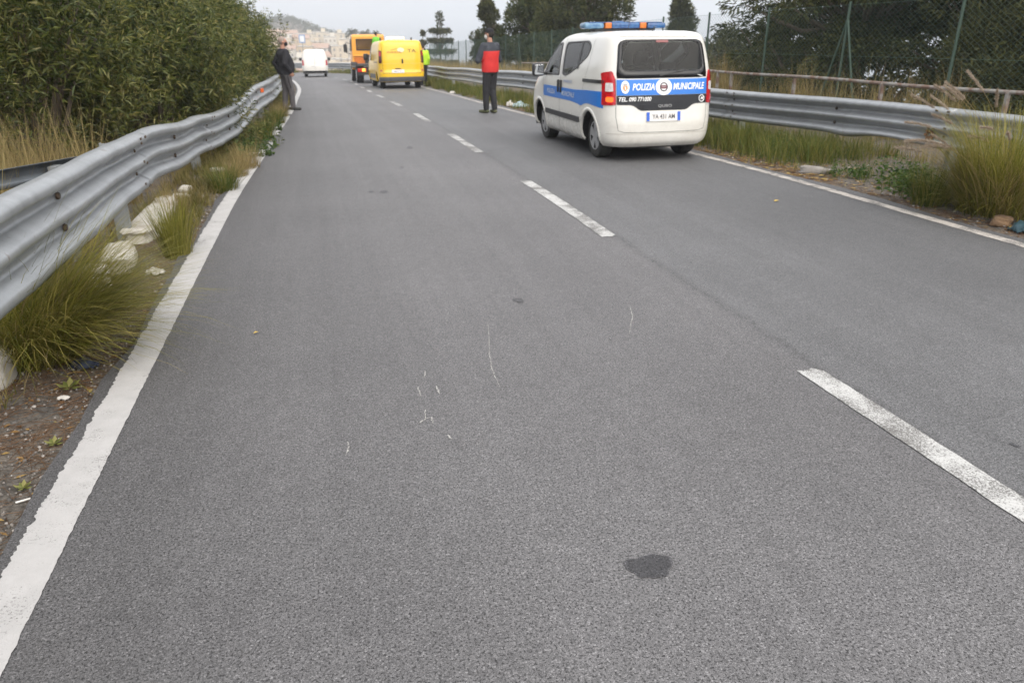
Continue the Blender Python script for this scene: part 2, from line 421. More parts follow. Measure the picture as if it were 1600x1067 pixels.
def strip(name, s0, s1, nf, w, m, step=.05, jag=.012, seed=1, lift=.004, jl=None):
    rnd = random.Random(seed); V = []; k = max(2, int((s1-s0)/step)+1)
    jl = jag if jl is None else jl; a = b = 0.
    for i in range(k):
        s = s0 + (s1-s0)*i/(k-1)
        a = .6*a + rnd.uniform(-jl, jl); b = .6*b + rnd.uniform(-jag, jag)
        e0 = rnd.uniform(0, .05) if i in (0, k-1) else 0
        for q, j, e in ((-w/2, a, 0), (-w/6, 0, e0*.3), (w/6, 0, -e0*.2), (w/2, b, e0)):
            V.append(PR(s + (e if i == 0 else -e), nf(s) + q + j, lift))
    F = [(i*4+j, i*4+j+1, i*4+j+5, i*4+j+4) for i in range(k-1) for j in range(3)]
    return obj(name, mesh_np(name, V, F, [m]), road)
strip('edge_line', -3, 12.6, n_left, .155, WHITE_LINE, .012, .002, 3, jl=.0065)
strip('edge_line', 12.75, 14.2, lambda s: n_left(s)+.02, .12, WHITE_LINE, .04, .008, 31)
strip('edge_line', 15.3, 19.5, n_left, .13, WHITE_LINE, .05, .006, 32)
strip('edge_line', 20.0, 70, n_left, .14, WHITE_LINE, .3, .004, 33)
strip('edge_line', -3, 18, n_right, .115, DULL_LINE, .03, .003, 4)
strip('edge_line', 18.05, 92, n_right, .12, DULL_LINE, .3, .004, 41)
dashes = [(-3.2, -.4), (.3, 3.2), (6.22, 9.2), (11.9, 14.5), (17.0, 19.1), (21.8, 24.0), (26.3, 28.3), (30.6, 32.6), (35, 37), (39.4, 41.4), (44, 46), (48.6, 50.6), (53, 55), (57.4, 59.4), (62, 64)]
for i, (a, b) in enumerate(dashes):
    strip('centre_dash', a, b, lambda s: n_mid(s)+.01*math.sin(s), .135, WORN_LINE,   .025 if b < 15 else .2, .0022 if b < 15 else .003, 50+i)

SCRATCH = mat('scratched_stone', (.42, .41, .39), (.16, .155, .155), 130, .8, contrast=(.45, .55))
def scratch(pts, w, seed):
    rnd = random.Random(seed); V = []
    for i, (s, n) in enumerate(pts):
        ww = w*(.35 + .65*math.sin(math.pi*(i+.5)/len(pts)))*rnd.uniform(.6, 1.3)
        V += [PR(s, n-ww/2, .003), PR(s, n+ww/2, .003)]
    F = [(2*i, 2*i+1, 2*i+3, 2*i+2) for i in range(len(pts)-1)]
    obj('scratch_mark', mesh_np('scratch_mark', V, F, [SCRATCH]), road)
_r = random.Random(5)
def lerp_path(pts, k, jit):
    out = []
    for (a, b), (c, d) in zip(pts[:-1], pts[1:]):
        for i in range(k): t = i/k; out.append((a+(c-a)*t, b+(d-b)*t+_r.uniform(-jit, jit)))
    return out + [pts[-1]]
for pts, w, sd in [
    ([(4.321, .894), (3.813, .797), (3.636, .770), (3.493, .762), (3.373, .758)], .006, 1),
    ([(3.491, .366), (3.376, .367)], .009, 2), ([(3.484, .454), (3.375, .457)], .009, 3), ([(3.682, .427), (3.601, .412)], .008, 4),
    ([(3.095, .322), (3.132, .355), (3.145, .383), (3.079, .383)], .012, 5), ([(3.231, .366), (3.132, .355)], .007, 6),
    ([(4.406, 1.847), (4.205, 1.78), (3.926, 1.649)], .008, 7), ([(3.004, .002), (2.946, .005), (2.882, -.011)], .008, 8), ([(2.954, .429), (2.915, .439)], .012, 9)]:
    scratch(lerp_path(pts, 6, .003), w, sd)
STAIN = asphalt_material('oil_stained_asphalt', .34, .5); STAIN_RIM = asphalt_material('oil_stain_rim', .6, .58)
def blob(name, s, n, rs_, rn_, m, lift, seed, parent=road, k=26):
    rnd = random.Random(seed); ph = [rnd.uniform(0, 6.3) for _ in range(5)]
    V = [PR(s, n, lift)]; U = [(n, s)]
    for i in range(k):
        t = 2*math.pi*i/k; r = 1 + .13*math.sin(2*t+ph[0]) + .09*math.sin(3*t+ph[1]) + .07*math.sin(5*t+ph[2]) + .04*math.sin(9*t+ph[3])
        V.append(PR(s+rs_*r*math.sin(t), n+rn_*r*math.cos(t), lift)); U.append((n+rn_*r*math.cos(t), s+rs_*r*math.sin(t)))
    return obj(name, mesh_np(name, V, np.array([(0, 1+i, 1+(i+1) % k) for i in range(k)]), [m], uv=U), parent)
blob('oil_stain', 1.895, .920, .066, .070, STAIN_RIM, .0025, 8, k=60); blob('oil_stain', 1.895, .920, .060, .064, STAIN, .0035, 8, k=60)
TAR = asphalt_material('tar_fleck', .6, .6)
for i, (s, n, a, b) in enumerate([(12.79, 1.41, .16, .05), (8.95, .67, .10, .04), (10.72, 1.06, .09, .03), (8.99, .53, .06, .04), (2.275, 2.71, .02, .012), (4.70, 1.18, .05, .03)]):
    blob('tar_fleck', s, n, a, b, TAR, .003, 20+i, k=14)
# ------------------------------------------------------------------ guard rails, pipe railing, mesh fence
def galv(name, base, rough=.48, rust=.0):
    m, n, l, p = nodes_of(name)
    tc = n.new('ShaderNodeTexCoord')
    t = n.new('ShaderNodeTexNoise'); t.inputs['Scale'].default_value = 6; t.inputs['Detail'].default_value = 7; t.inputs['Roughness'].default_value = .65
    mp = n.new('ShaderNodeMapping'); mp.inputs['Scale'].default_value = (1, 1, .25); l.new(tc.outputs['Object'], mp.inputs[0]); l.new(mp.outputs[0], t.inputs[0])
    r = n.new('ShaderNodeValToRGB'); e = r.color_ramp.elements; e[0].position = .3; e[1].position = .72
    e[0].color = (*[q*.72 for q in base], 1); e[1].color = (*base, 1); l.new(t.outputs['Fac'], r.inputs['Fac'])
    t2 = n.new('ShaderNodeTexNoise'); t2.inputs['Scale'].default_value = 9; t2.inputs['Detail'].default_value = 8; l.new(tc.outputs['Object'], t2.inputs[0])
    r2 = n.new('ShaderNodeValToRGB'); r2.color_ramp.elements[0].position = .68 - rust; r2.color_ramp.elements[1].position = .76 - rust; l.new(t2.outputs['Fac'], r2.inputs['Fac'])
    mx = n.new('ShaderNodeMixRGB'); mx.inputs[2].default_value = (.16, .11, .08, 1); l.new(r2.outputs[0], mx.inputs[0]); l.new(r.outputs[0], mx.inputs[1])
    l.new(mx.outputs[0], p.inputs['Base Color']); setp(p, Metallic=.45, Roughness=rough, Specular_IOR_Level=.45)
    b = n.new('ShaderNodeBump'); b.inputs['Distance'].default_value = .006; b.inputs['Strength'].default_value = .35
    l.new(t.outputs['Fac'], b.inputs['Height']); l.new(b.outputs[0], p.inputs['Normal'])
    return m
GALV = galv('galvanised_steel', (.38, .395, .41), .42)
GALV_DULL = galv('weathered_steel', (.36, .38, .39), .55, .03)
DARK_STEEL = mat('dark_bolt_steel', (.07, .065, .06), (.13, .09, .06), 30, .7, .4)
RUSTY = mat('rusty_steel', (.13, .055, .03), (.24, .12, .07), 18, .85, bump=.003)
PIPE = mat('rusting_painted_pipe', (.26, .25, .23), (.17, .105, .075), 7, .75, contrast=(.42, .6), bump=.001)
PVC = mat('green_fence_steel', (.085, .15, .12), (.11, .18, .15), 5, .6)
POSTG = mat('dark_green_post', (.035, .07, .05), (.055, .09, .068), 5, .6)
BEAM = [(0, 0), (.036, -.010), (.072, -.026), (.083, -.050), (.078, -.078), (.012, -.124), (0, -.150), (.008, -.176), (.070, -.222), (.083, -.250), (.070, -.280),
        (.008, -.326), (0, -.352), (.012, -.378), (.078, -.424), (.083, -.452), (.072, -.476), (.036, -.494), (0, -.506)]
BEAM = [(0, 0), (.040, -.008), (.078, -.022), (.090, -.038), (.093, -.062), (.086, -.080), (.016, -.112), (.002, -.122), (0, -.140), (.002, -.158), (.016, -.168), (.080, -.206), (.090, -.216), (.093, -.233), (.090, -.250), (.080, -.260),
        (.016, -.300), (.002, -.310), (0, -.328), (.002, -.346), (.016, -.356), (.084, -.396), (.092, -.412), (.092, -.436), (.080, -.454), (.040, -.466), (0, -.474)]
_bolt = MB().lathe([(0, .012), (.011, .012), (.015, .006), (.016, 0)], 8, 'x').mesh('bolt', [DARK_STEEL])
_slot = MB().box((0, 0, 0), (.008, .044, .020), bev=.003).mesh('bolt', [DARK_STEEL])
def guardrail(label, path, s0, s1, side, top, plen, dent, m, bolts_to, post_every, step=.12, group=None):
    """side = +1: the corrugations face +n (towards the road from its left), -1: they face -n"""
    g = thing('guardrail', label, 'guardrail', PR(s0, path(s0)), group=group)
    inv = Vector(g.location)
    def pt(s, out, z):
        dn, dz, tilt = dent(s, z)
        h = float(G(s, path(s)) - 0) if False else float(prof(s))
        return Vector(PR(s, path(s) + side*(out + tilt) + dn, 0)) * 1.0 + Vector((0, 0, top + z + dz)) - inv
    s = s0; k = 0
    while s < s1 - .5:
        e = min(s + plen, s1) + .32
        st = step if s < 26 else .5
        cnt = max(3, int((e - s)/st) + 1); V = []
        lap = .004*(k % 2)
        for i in range(cnt):
            q = s + (e-s)*i/(cnt-1)
            for o, z in BEAM: V.append(pt(q, o + lap, z))
        B = len(BEAM); F = [(i*B+j, i*B+j+1, (i+1)*B+j+1, (i+1)*B+j) for i in range(cnt-1) for j in range(B-1)]
        if side < 0: F = [f[::-1] for f in F]
        F = [f[::-1] for f in F]
        me = mesh_np('beam', [tuple(v) for v in V], F, [m], smooth=True)
        bo = obj('beam', me, g)
        mod = bo.modifiers.new('thickness', 'SOLIDIFY'); mod.thickness = .004; mod.offset = 0
        if s < bolts_to:
            yaw = math.atan2(DY, DX) - math.pi/2 + (0 if side > 0 else math.pi)
            for (ds, o, z) in [(.06, .080, -.035), (.06, .080, -.070), (.24, .080, -.035), (.15, .004, -.140), (.07, .078, -.222), (.24, .078, -.248), (.07, .076, -.405), (.24, .078, -.440), (.15, .004, -.328)]:
                c = obj('bolt', _slot if o > .02 else _bolt, bo); c.location = pt(s + ds, o*1.12 + .010, z); c.rotation_euler = (0, 0, yaw)
            for ds in (plen*.5,):
                for z in (-.140, -.328):
                    c = obj('bolt', _bolt, bo); c.location = pt(s + ds, .006 + lap, z); c.rotation_euler = (0, 0, yaw); c.scale = (1.5, 1.5, 1.5)
        s += plen; k += 1
    s = s0 + .15
    while s < s1:
        base = Vector(PR(s, path(s) - side*.19)); gz = float(G(s, path(s) - side*.19))
        t0 = pt(s, -.06, -.20); zt = t0.z + inv.z + .13
        mb = MB(); yaw = math.atan2(DY, DX)
        rot = Matrix.Rotation(yaw, 3, 'Z'); cx, cy = t0.x + inv.x, t0.y + inv.y
        off = Vector((NX, NY, 0))*(-side*.12)
        h = zt - gz + .35; cz = (zt + gz - .35)/2
        for (lx, ly, dx, dy) in ((0, 0, .006, .11), (.03, .055, .06, .006), (.03, -.055, .06, .006)):
            mb.box(Vector((cx, cy, cz)) + off + rot @ Vector((lx, ly, 0)) - inv, (dx, dy, h), rot)
        mb.build('post', [GALV_DULL], g)
        mb = MB().box(Vector((cx, cy, zt - .16)) - inv + off*.35, (.10, .16, .30), rot, bev=.012)
        mb.build('spacer', [GALV_DULL], g)
        s += post_every
    return g
def bumps(keys, w):
    def f(s): return sum(a*math.exp(-((s-c)/w_)**2) for c, a, w_ in keys)
    return f
_lz0 = bumps([(8.0, .012, .6), (9.2, -.014, .6), (10.6, .010, .5), (12.0, -.010, .6)], 1)
def _lz(s): return _lz0(s) - .23*float(sstep(6.0, 13.0, s)) + .12*float(sstep(13.5, 17, s))
_ln = bumps([(7.7, -.016, .35), (8.5, .016, .3), (10.2, -.016, .4), (11.2, .016, .35), (12.4, -.016, .4)], 1)
def dent_left(s, z):
    low = -z/.47
    return (_ln(s) + .005*math.sin(s*4.1 + z*6) + .003*math.sin(s*9.7 - z*11), _lz(s), -.06*low*sstep(5, 9, s)*(1 - sstep(11, 14, s)) + .006*low*math.sin(s*1.6))
def dent_right(s, z):
    low = max(0, (-z - .31)/.16)
    b = math.exp(-((s-8.9)/.55)**2)
    return (.008*math.sin(s*2.2 + z*5), .012*math.sin(s*.9) + .045*b*low - .03*math.exp(-((s-9.7)/.3)**2)*low, .03*b*low + .008*math.sin(s*1.7))
guardrail('buckled galvanised three-wave guardrail on the left verge beside the white line', r_left, -1.0, 60, 1, .92, 4.0, dent_left, GALV, 17, 4.0, group='roadside guardrails')
rail_r = guardrail('long galvanised guardrail on the right curving behind the vehicles', r_right, 3.7, 96, -1, .80, 4.2, dent_right, GALV, 22, 4.2, group='roadside guardrails')
rail_r['group'] = 'roadside guardrails'
# burst bolt hole with rusty ends over the near post
mb = MB(); rnd = random.Random(3); pr = Vector(rail_r.location)
for i in range(9):
    c = Vector(PR(8.22 + rnd.uniform(-.08, .08), r_right(8.2) - .075, .80 - .31 + rnd.uniform(-.05, .05)))
    mb.box(c - pr, (.05, .03, .035), Matrix.Rotation(rnd.uniform(0, 3), 3, 'X') @ Matrix.Rotation(rnd.uniform(0, 3), 3, 'Z'), bev=.008)
mb.build('rusty_bolt_cluster', [RUSTY], rail_r)
# amber reflectors on the rails
REFL = mat('orange_reflector', (.75, .14, .03), (.6, .10, .02), 30, .3)
REFL_R = mat('dark_red_reflector', (.25, .02, .03), (.18, .02, .03), 30, .35)
def reflector(root_label, s, n, z, m, yawside):
    mb = MB().box((0, 0, 0), (.02, .07, .08), bev=.006).box((-.012, 0, 0), (.012, .08, .09), bev=.004, mi=1)
    o = mb.build('rail_reflector', [m, GALV_DULL], loc=PR(s, n, z), rot=(0, 0, math.atan2(DY, DX) - math.pi/2 + yawside))
    tag(o, root_label, 'reflector', 'guardrail reflectors')
reflector('orange reflector on the left guardrail past the dense shrubs', 17.0, r_left(17.0) + .13, .70, REFL, -.9)
reflector('orange reflector on the right guardrail just ahead of the police car', 20.5, r_right(20.5) - .11, .66, REFL, math.pi + .9)
reflector('dark red reflector on the guardrail beside the officer in red', 26.0, r_right(26) - .11, .66, REFL_R, math.pi + .9)
# loose end of an older beam lying behind the left rail
g = thing('beam_offcut', 'dark grey end of a loose steel beam behind the left guardrail', 'steel beam', PR(4.0, -2.2))
V = []; cnt = 24
for i in range(cnt):
    t = i/(cnt-1); s = 5.15 + 1.75*t; n = -2.62 + .80*t
    for o, z in BEAM[:11]:
        V.append(Vector(PR(s, n - o*.9, .80 - .03*t + z*.8)) - g.location)
B = 11; F = [(i*B+j, i*B+j+1, (i+1)*B+j+1, (i+1)*B+j) for i in range(cnt-1) for j in range(B-1)]
o = obj('beam', mesh_np('beam', [tuple(v) for v in V], F, [galv('old_dark_steel', (.17, .19, .21), .5)], smooth=True), g); o.modifiers.new('thickness', 'SOLIDIFY').thickness = .006
mb = MB()
for s, n in ((5.5, -2.42), (6.6, -1.95)):
    h = .75; c = Vector(P(s, n)) - g.location
    mb.box(c + Vector((0, 0, h/2 - .2)), (.06, .1, h + .4))
mb.build('post', [GALV_DULL], g)

# pipe railing on the right, behind the rail
NP = 8.55
pr = thing('pipe_railing', 'low rusty pipe handrail between the right guardrail and the mesh fence', 'railing', P(8, NP))
inv = Vector(pr.location)
pts = [Vector(PR(s, NP + .03*math.sin(s*.8), .925 + .012*math.sin(s*1.1))) - inv for s in np.arange(2.5, 34, .8)]
MB().tube(pts, .026, 8).build('handrail', [PIPE], pr, smooth=True)
for s in (4.1, 6.2, 8.6, 11.0, 13.4, 15.75, 16.35, 19.5, 22.5, 25.5, 28.5, 31.5):
    b = Vector(P(s, NP)) - inv; t = Vector(PR(s, NP, .92)) - inv
    MB().box((b + t)/2 - Vector((0, 0, .15)), (.05, .05, (t-b).length + .3), Matrix.Rotation(_a, 3, 'Z'), bev=.004).build('post', [PIPE], pr)

# chain-link fence on n = 10
NF, SP, FH = 10.0, 2.86, 2.22
fence = thing('mesh_fence', 'tall green chain-link fence with green posts along the right verge', 'fence', P(11.3, NF))
inv = Vector(fence.location)
cell = .068
def wires(w, h):
    V = []; F = []; r = .0027
    nw = int(w/cell) + 1; npt = int(h/(cell*.62)) + 1
    for k in range(nw):
        x0 = k*cell
        for j in range(npt):
            x = x0 + (cell*.5 + .0015)*(1 if (j + k) % 2 else -1); z = j*cell*.62
            yy = .002*(1 if j % 2 else -1)
            for q in range(3):
                t = 2*math.pi*q/3; V.append((x + r*math.cos(t), yy + r*math.sin(t), z))
        b = k*npt*3
        for j in range(npt-1):
            for q in range(3):
                F.append((b+j*3+q, b+j*3+(q+1) % 3, b+(j+1)*3+(q+1) % 3, b+(j+1)*3+q))
    return mesh_np('wire_mesh', V, F, [PVC])
panel = wires(SP, FH - .28)
ks = [11.3 + SP*k for k in range(-2, 22)]
for i, s in enumerate(ks):
    b = Vector(P(s, NF)) - inv; t = Vector(PR(s, NF, FH)) - inv
    MB().tube([b - Vector((0, 0, .3)), t], .026, 8).build('post', [POSTG], fence, smooth=True)
    if i + 1 < len(ks):
        sl = math.atan((prof(ks[i+1]) - prof(s))/SP)
        o = obj('wire_mesh', panel, fence); o.location = Vector(PR(s, NF + .03, .22)) - inv; o.rotation_euler = (0, -sl, math.atan2(DY, DX))
    if i in (3, 12):     # braced post
        for d in (-1, 1):
            t2 = Vector(PR(s, NF, FH - .30)) - inv; b2 = Vector(PR(s + d*.72, NF, .0)) - inv
            MB().tube([t2, b2 - Vector((0, 0, .1))], .022, 8).build('brace', [POSTG], fence, smooth=True)
for hz in (.3, 1.25, FH - .06):
    MB().tube([Vector(PR(s, NF + .035, hz)) - inv for s in ks], .0026, 5).build('straining_wire', [PVC], fence)
# ------------------------------------------------------------------ vehicles: x forward from the rear bumper, y to the left, z up

BLACKPL = mat('black_plastic', (.018, .018, .02), (.03, .03, .032), 20, .42)
RUBBER = mat('tyre_rubber', (.018, .018, .018), (.035, .033, .03), 12, .85)
GLOSSBLACK = mat('gloss_black_trim', (.008, .008, .01), None, rough=.12)
BLUE = mat('blue_livery_film', (.02, .17, .58), (.025, .19, .62), 3, .3)
WHITEF = mat('white_lettering', (.85, .85, .85), None, rough=.4)
PALEBLUE = mat('pale_lettering', (.58, .64, .74), None, rough=.4)
LAMPRED = mat('red_tail_lamp', (.55, .012, .02), (.35, .008, .014), 25, .12, coat=.5)
LAMPWHITE = mat('clear_lamp', (.75, .72, .70), (.55, .5, .5), 30, .12)
LAMPAMBER = mat('lit_amber_lamp', (.8, .1, .02), None, rough=.2, emit=(1.0, .13, .02), es=.9)
RIMGREY = mat('silver_wheel_cover', (.42, .42, .43), (.34, .34, .35), 6, .38, .3)
HOLE = mat('dark_recess', (.006, .006, .006), None, rough=.9)
SEAM = mat('panel_gap', (.05, .05, .05), None, rough=.8)
CLOTHSEAT = mat('dark_seat_cloth', (.03, .03, .034), (.05, .05, .055), 40, .9)
HEADLINER = mat('pale_cabin_lining', (.45, .42, .37), (.40, .38, .33), 8, .9)
def car_paint(name, c, dirt=(.30, .26, .21), amount=.55):
    m, n, l, p = nodes_of(name); setp(p, Roughness=.26, Coat_Weight=.5, Coat_Roughness=.06)
    tc = n.new('ShaderNodeTexCoord'); sp = n.new('ShaderNodeSeparateXYZ'); l.new(tc.outputs['Object'], sp.inputs[0])
    t = n.new('ShaderNodeTexNoise'); t.inputs['Scale'].default_value = 3.5; t.inputs['Detail'].default_value = 9; t.inputs['Roughness'].default_value = .7; l.new(tc.outputs['Object'], t.inputs[0])
    h = n.new('ShaderNodeMapRange'); h.inputs[1].default_value = .75; h.inputs[2].default_value = .18; h.inputs[3].default_value = .04; h.inputs[4].default_value = 1; l.new(sp.outputs[2], h.inputs[0])
    r = n.new('ShaderNodeMapRange'); r.inputs[1].default_value = .42; r.inputs[2].default_value = .72; l.new(t.outputs['Fac'], r.inputs[0])
    a = n.new('ShaderNodeMath'); a.operation = 'MULTIPLY'; l.new(h.outputs[0], a.inputs[0]); l.new(r.outputs[0], a.inputs[1])
    b = n.new('ShaderNodeMath'); b.operation = 'MULTIPLY'; b.inputs[1].default_value = amount; l.new(a.outputs[0], b.inputs[0])
    x = n.new('ShaderNodeMixRGB'); x.inputs[1].default_value = (*c, 1); x.inputs[2].default_value = (*dirt, 1); l.new(b.outputs[0], x.inputs[0]); l.new(x.outputs[0], p.inputs['Base Color'])
    q = n.new('ShaderNodeMapRange'); q.inputs[3].default_value = .24; q.inputs[4].default_value = .6; l.new(b.outputs[0], q.inputs[0]); l.new(q.outputs[0], p.inputs['Roughness'])
    _mc[name] = m; return m
WHITE = car_paint('dusty_white_car_paint', (.72, .705, .66))
GLASS = glass_mat('window_glass', (.62, .66, .64), .0)
GLASS_DARK = glass_mat('tinted_window_glass', (.46, .49, .48), .0)

def se(v, k): return np.sign(v)*np.abs(v)**k
class Shell:
    """car body as a stack of rounded plan outlines; knows its own surface so panels and lettering can follow it"""
    def __init__(s, rows, n=12, m=5):
        z, a, b, w = zip(*rows); s.z0, s.z1 = z[0], z[-1]
        s.fr, s.ff, s.fw = pchip(z, a), pchip(z, b), pchip(z, w); s.n, s.m = n, m
    def prm(s, z): a, b = s.fr(z), s.ff(z); return (a+b)/2, (b-a)/2, s.fw(z)
    def S(s, x, z):
        xc, A, w = s.prm(z); u = np.clip(np.abs((x-xc)/A), 0, .9999); return w*(1-u**s.n)**(1/s.m)
    def Rr(s, y, z):
        xc, A, w = s.prm(z); u = np.clip(np.abs(y/w), 0, .9999); return xc - A*(1-u**s.m)**(1/s.n)
    def Ff(s, y, z):
        xc, A, w = s.prm(z); u = np.clip(np.abs(y/w), 0, .9999); return xc + A*(1-u**s.m)**(1/s.n)
    def at(s, face, a, z, off):
        """face L/R: a = x; B (rear) / F (front): a = y"""
        e = .004
        if face in 'LR':
            sg = 1 if face == 'L' else -1
            f = lambda a_, z_: Vector((a_, sg*float(s.S(a_, z_)), z_))
        else:
            g = s.Rr if face == 'B' else s.Ff
            f = lambda a_, z_: Vector((float(g(a_, z_)), a_, z_))
        p = f(a, z); t1 = f(a+e, z) - f(a-e, z); t2 = f(a, min(z+e, s.z1)) - f(a, max(z-e, s.z0))
        nn = t1.cross(t2).normalized()
        out = {'L': Vector((0, 1, 0)), 'R': Vector((0, -1, 0)), 'B': Vector((-1, 0, 0)), 'F': Vector((1, 0, 0))}[face]
        if nn.dot(out) < 0: nn = -nn
        return p + nn*off
    def mesh(s, name, mats, holes=(), arches=(), dz=.025, flip=False):
        zs = np.unique(np.concatenate([np.arange(s.z0, s.z1-.09, dz), np.linspace(s.z1-.09, s.z1, 10)]))
        k0 = .86; u0 = (1-k0**s.m)**(1/s.n)
        rear = np.linspace(-k0, k0, 37); side = np.linspace(-u0, u0, 96)
        V = []; tagp = []
        for z in zs:
            xc, A, w = s.prm(z)
            ring = [(xc - A*(1-abs(k)**s.m)**(1/s.n), w*k, 'B') for k in rear]
            ring += [(xc + A*u, w*(1-abs(u)**s.n)**(1/s.m), 'L') for u in side[1:-1]]
            ring += [(xc + A*(1-abs(k)**s.m)**(1/s.n), w*k, 'F') for k in rear[::-1]]
            ring += [(xc + A*u, -w*(1-abs(u)**s.n)**(1/s.m), 'R') for u in side[::-1][1:-1]]
            V += [(x, y, z) for x, y, _ in ring]; tagp = [t for _, _, t in ring]
        nr = len(tagp); F = []
        def inside(poly, a, b):
            c = False; j = len(poly)-1
            for i in range(len(poly)):
                (x1, y1), (x2, y2) = poly[i], poly[j]
                if (y1 > b) != (y2 > b) and a < (x2-x1)*(b-y1)/(y2-y1)+x1: c = not c
                j = i
            return c
        for i in range(len(zs)-1):
            for j in range(nr):
                q = (i*nr+j, i*nr+(j+1) % nr, (i+1)*nr+(j+1) % nr, (i+1)*nr+j)
                cx = sum(V[t][0] for t in q)/4; cy = sum(V[t][1] for t in q)/4; cz = (zs[i]+zs[i+1])/2
                tg = tagp[j]; cut = False
                for face, poly in holes:
                    if face == tg or (face == 'S' and tg in 'LR'):
                        if inside(poly, cx if tg in 'LR' else cy, cz): cut = True; break
                for (ax, az, r) in arches:
                    if abs(cy) > .45 and (cx-ax)**2 + (cz-az)**2 < r*r: cut = True
                if not cut: F.append(q)
        F4 = np.array(F)
        me = mesh_np(name, V, [F4], mats, smooth=True)
        bm = bmesh.new(); bm.from_mesh(me); bm.verts.ensure_lookup_table()
        top = [bm.verts[(len(zs)-1)*nr+j] for j in range(nr)]
        try: bm.faces.new(top).smooth = True
        except ValueError: pass
        bmesh.ops.recalc_face_normals(bm, faces=bm.faces[:]); bm.to_mesh(me); bm.free()
        return me

def rounded(poly, r, k=5):
    out = []; n = len(poly); rr = r if hasattr(r, '__len__') else [r]*n
    for i in range(n):
        p0, p, p1 = Vector(poly[i-1]), Vector(poly[i]), Vector(poly[(i+1) % n])
        d0, d1 = (p0-p), (p1-p); q = min(rr[i], d0.length*.45, d1.length*.45)
        a, b = p + d0.normalized()*q, p + d1.normalized()*q
        if q < 1e-4: out.append(tuple(p)); continue
        for j in range(k+1):
            t = j/k; out.append(tuple((1-t)**2*a + 2*t*(1-t)*p + t*t*b))
    return out

def panel(shell, face, poly, off, m, name, parent, step=.06, skirt=.012, **kw):
    """a sheet cut to POLY that follows the body OFF metres above it, with a turned-in rim"""
    bm = bmesh.new(); f = bm.faces.new([bm.verts.new((a, 0, z)) for a, z in poly])
    xs = [p[0] for p in poly]; zz = [p[1] for p in poly]
    for lo, hi, ax in ((min(xs), max(xs), 0), (min(zz), max(zz), 2)):
        k = int((hi-lo)/step)
        for i in range(1, k+1):
            c = lo + (hi-lo)*i/(k+1); co = Vector((0, 0, 0)); co[ax] = c; no = Vector((0, 0, 0)); no[ax] = 1
            bmesh.ops.bisect_plane(bm, geom=bm.verts[:]+bm.edges[:]+bm.faces[:], plane_co=co, plane_no=no)
    bd = [e for e in bm.edges if e.is_boundary]
    flat = {v: (v.co.x, v.co.z) for v in bm.verts}
    if skirt:
        r = bmesh.ops.extrude_edge_only(bm, edges=bd)
        nv = [g for g in r['geom'] if isinstance(g, bmesh.types.BMVert)]
        low = {v: (v.co.x, v.co.z) for v in nv}
    else: low = {}
    for v, (a, z) in list(flat.items()): v.co = shell.at(face, a, z, off)
    for v, (a, z) in low.items(): v.co = shell.at(face, a, z, off-skirt)
    bmesh.ops.recalc_face_normals(bm, faces=bm.faces[:]); bm.normal_update()
    out = {'L': Vector((0, 1, 0)), 'R': Vector((0, -1, 0)), 'B': Vector((-1, 0, 0)), 'F': Vector((1, 0, 0))}[face]
    if sum(f.normal.dot(out)*f.calc_area() for f in bm.faces) < 0: bmesh.ops.reverse_faces(bm, faces=bm.faces[:])
    me = bpy.data.meshes.new(name); bm.to_mesh(me); bm.free(); me.materials.append(m)
    me.polygons.foreach_set('use_smooth', [True]*len(me.polygons))
    o = obj(name, me, parent, **kw)
    try: me.set_sharp_from_angle(angle=R(35))
    except Exception: pass
    return o

def text_flat(body, size, bold=.0, shear=0.0, spacing=1.0, width=None):
    cu = bpy.data.curves.new('lettering', 'FONT'); cu.body = body; cu.size = size; cu.offset = bold*size; cu.shear = shear
    cu.space_character = spacing; cu.resolution_u = 3; cu.align_x = 'CENTER'; cu.align_y = 'CENTER'
    o = bpy.data.objects.new('lettering', cu); C.objects.link(o)
    dg = bpy.context.evaluated_depsgraph_get(); me = bpy.data.meshes.new_from_object(o.evaluated_get(dg))
    bpy.data.objects.remove(o); bpy.data.curves.remove(cu)
    if width:
        xs = [v.co.x for v in me.vertices]; k = width/(max(xs)-min(xs)); c = (max(xs)+min(xs))/2
        for v in me.vertices: v.co.x = (v.co.x-c)*k
    return me
def lettering(shell, face, body, a0, z0, size, m, parent, off=.006, name='lettering', **k):
    me = text_flat(body, size, **k); sg = {'B': -1, 'L': -1, 'R': 1, 'F': 1}[face]
    for v in me.vertices: v.co = shell.at(face, a0 + sg*v.co.x, z0 + v.co.y, off)
    me.materials.append(m); return obj(name, me, parent)
def circ(a, z, ra, rz=None, k=24): return [(a + ra*math.cos(2*math.pi*i/k), z + (rz or ra)*math.sin(2*math.pi*i/k)) for i in range(k)]
def ringpoly_panel(shell, face, a, z, r0, r1, off, m, name, parent, k=40, t0=0, t1=2*math.pi, rz=1.0):
    V = []; 
    for i in range(k+1):
        t = t0 + (t1-t0)*i/k
        for r in (r0, r1): V.append(shell.at(face, a + r*math.cos(t), z + r*rz*math.sin(t), off))
        V.append(shell.at(face, a + r1*math.cos(t), z + r1*rz*math.sin(t), off-.012)); V.append(shell.at(face, a + r0*math.cos(t), z + r0*rz*math.sin(t), off-.03))
    F = []
    for i in range(k):
        b = i*4; F += [(b, b+1, b+5, b+4), (b+1, b+2, b+6, b+5), (b+3, b, b+4, b+7)]
    return obj(name, mesh_np(name, [tuple(v) for v in V], F, [m], smooth=True), parent)

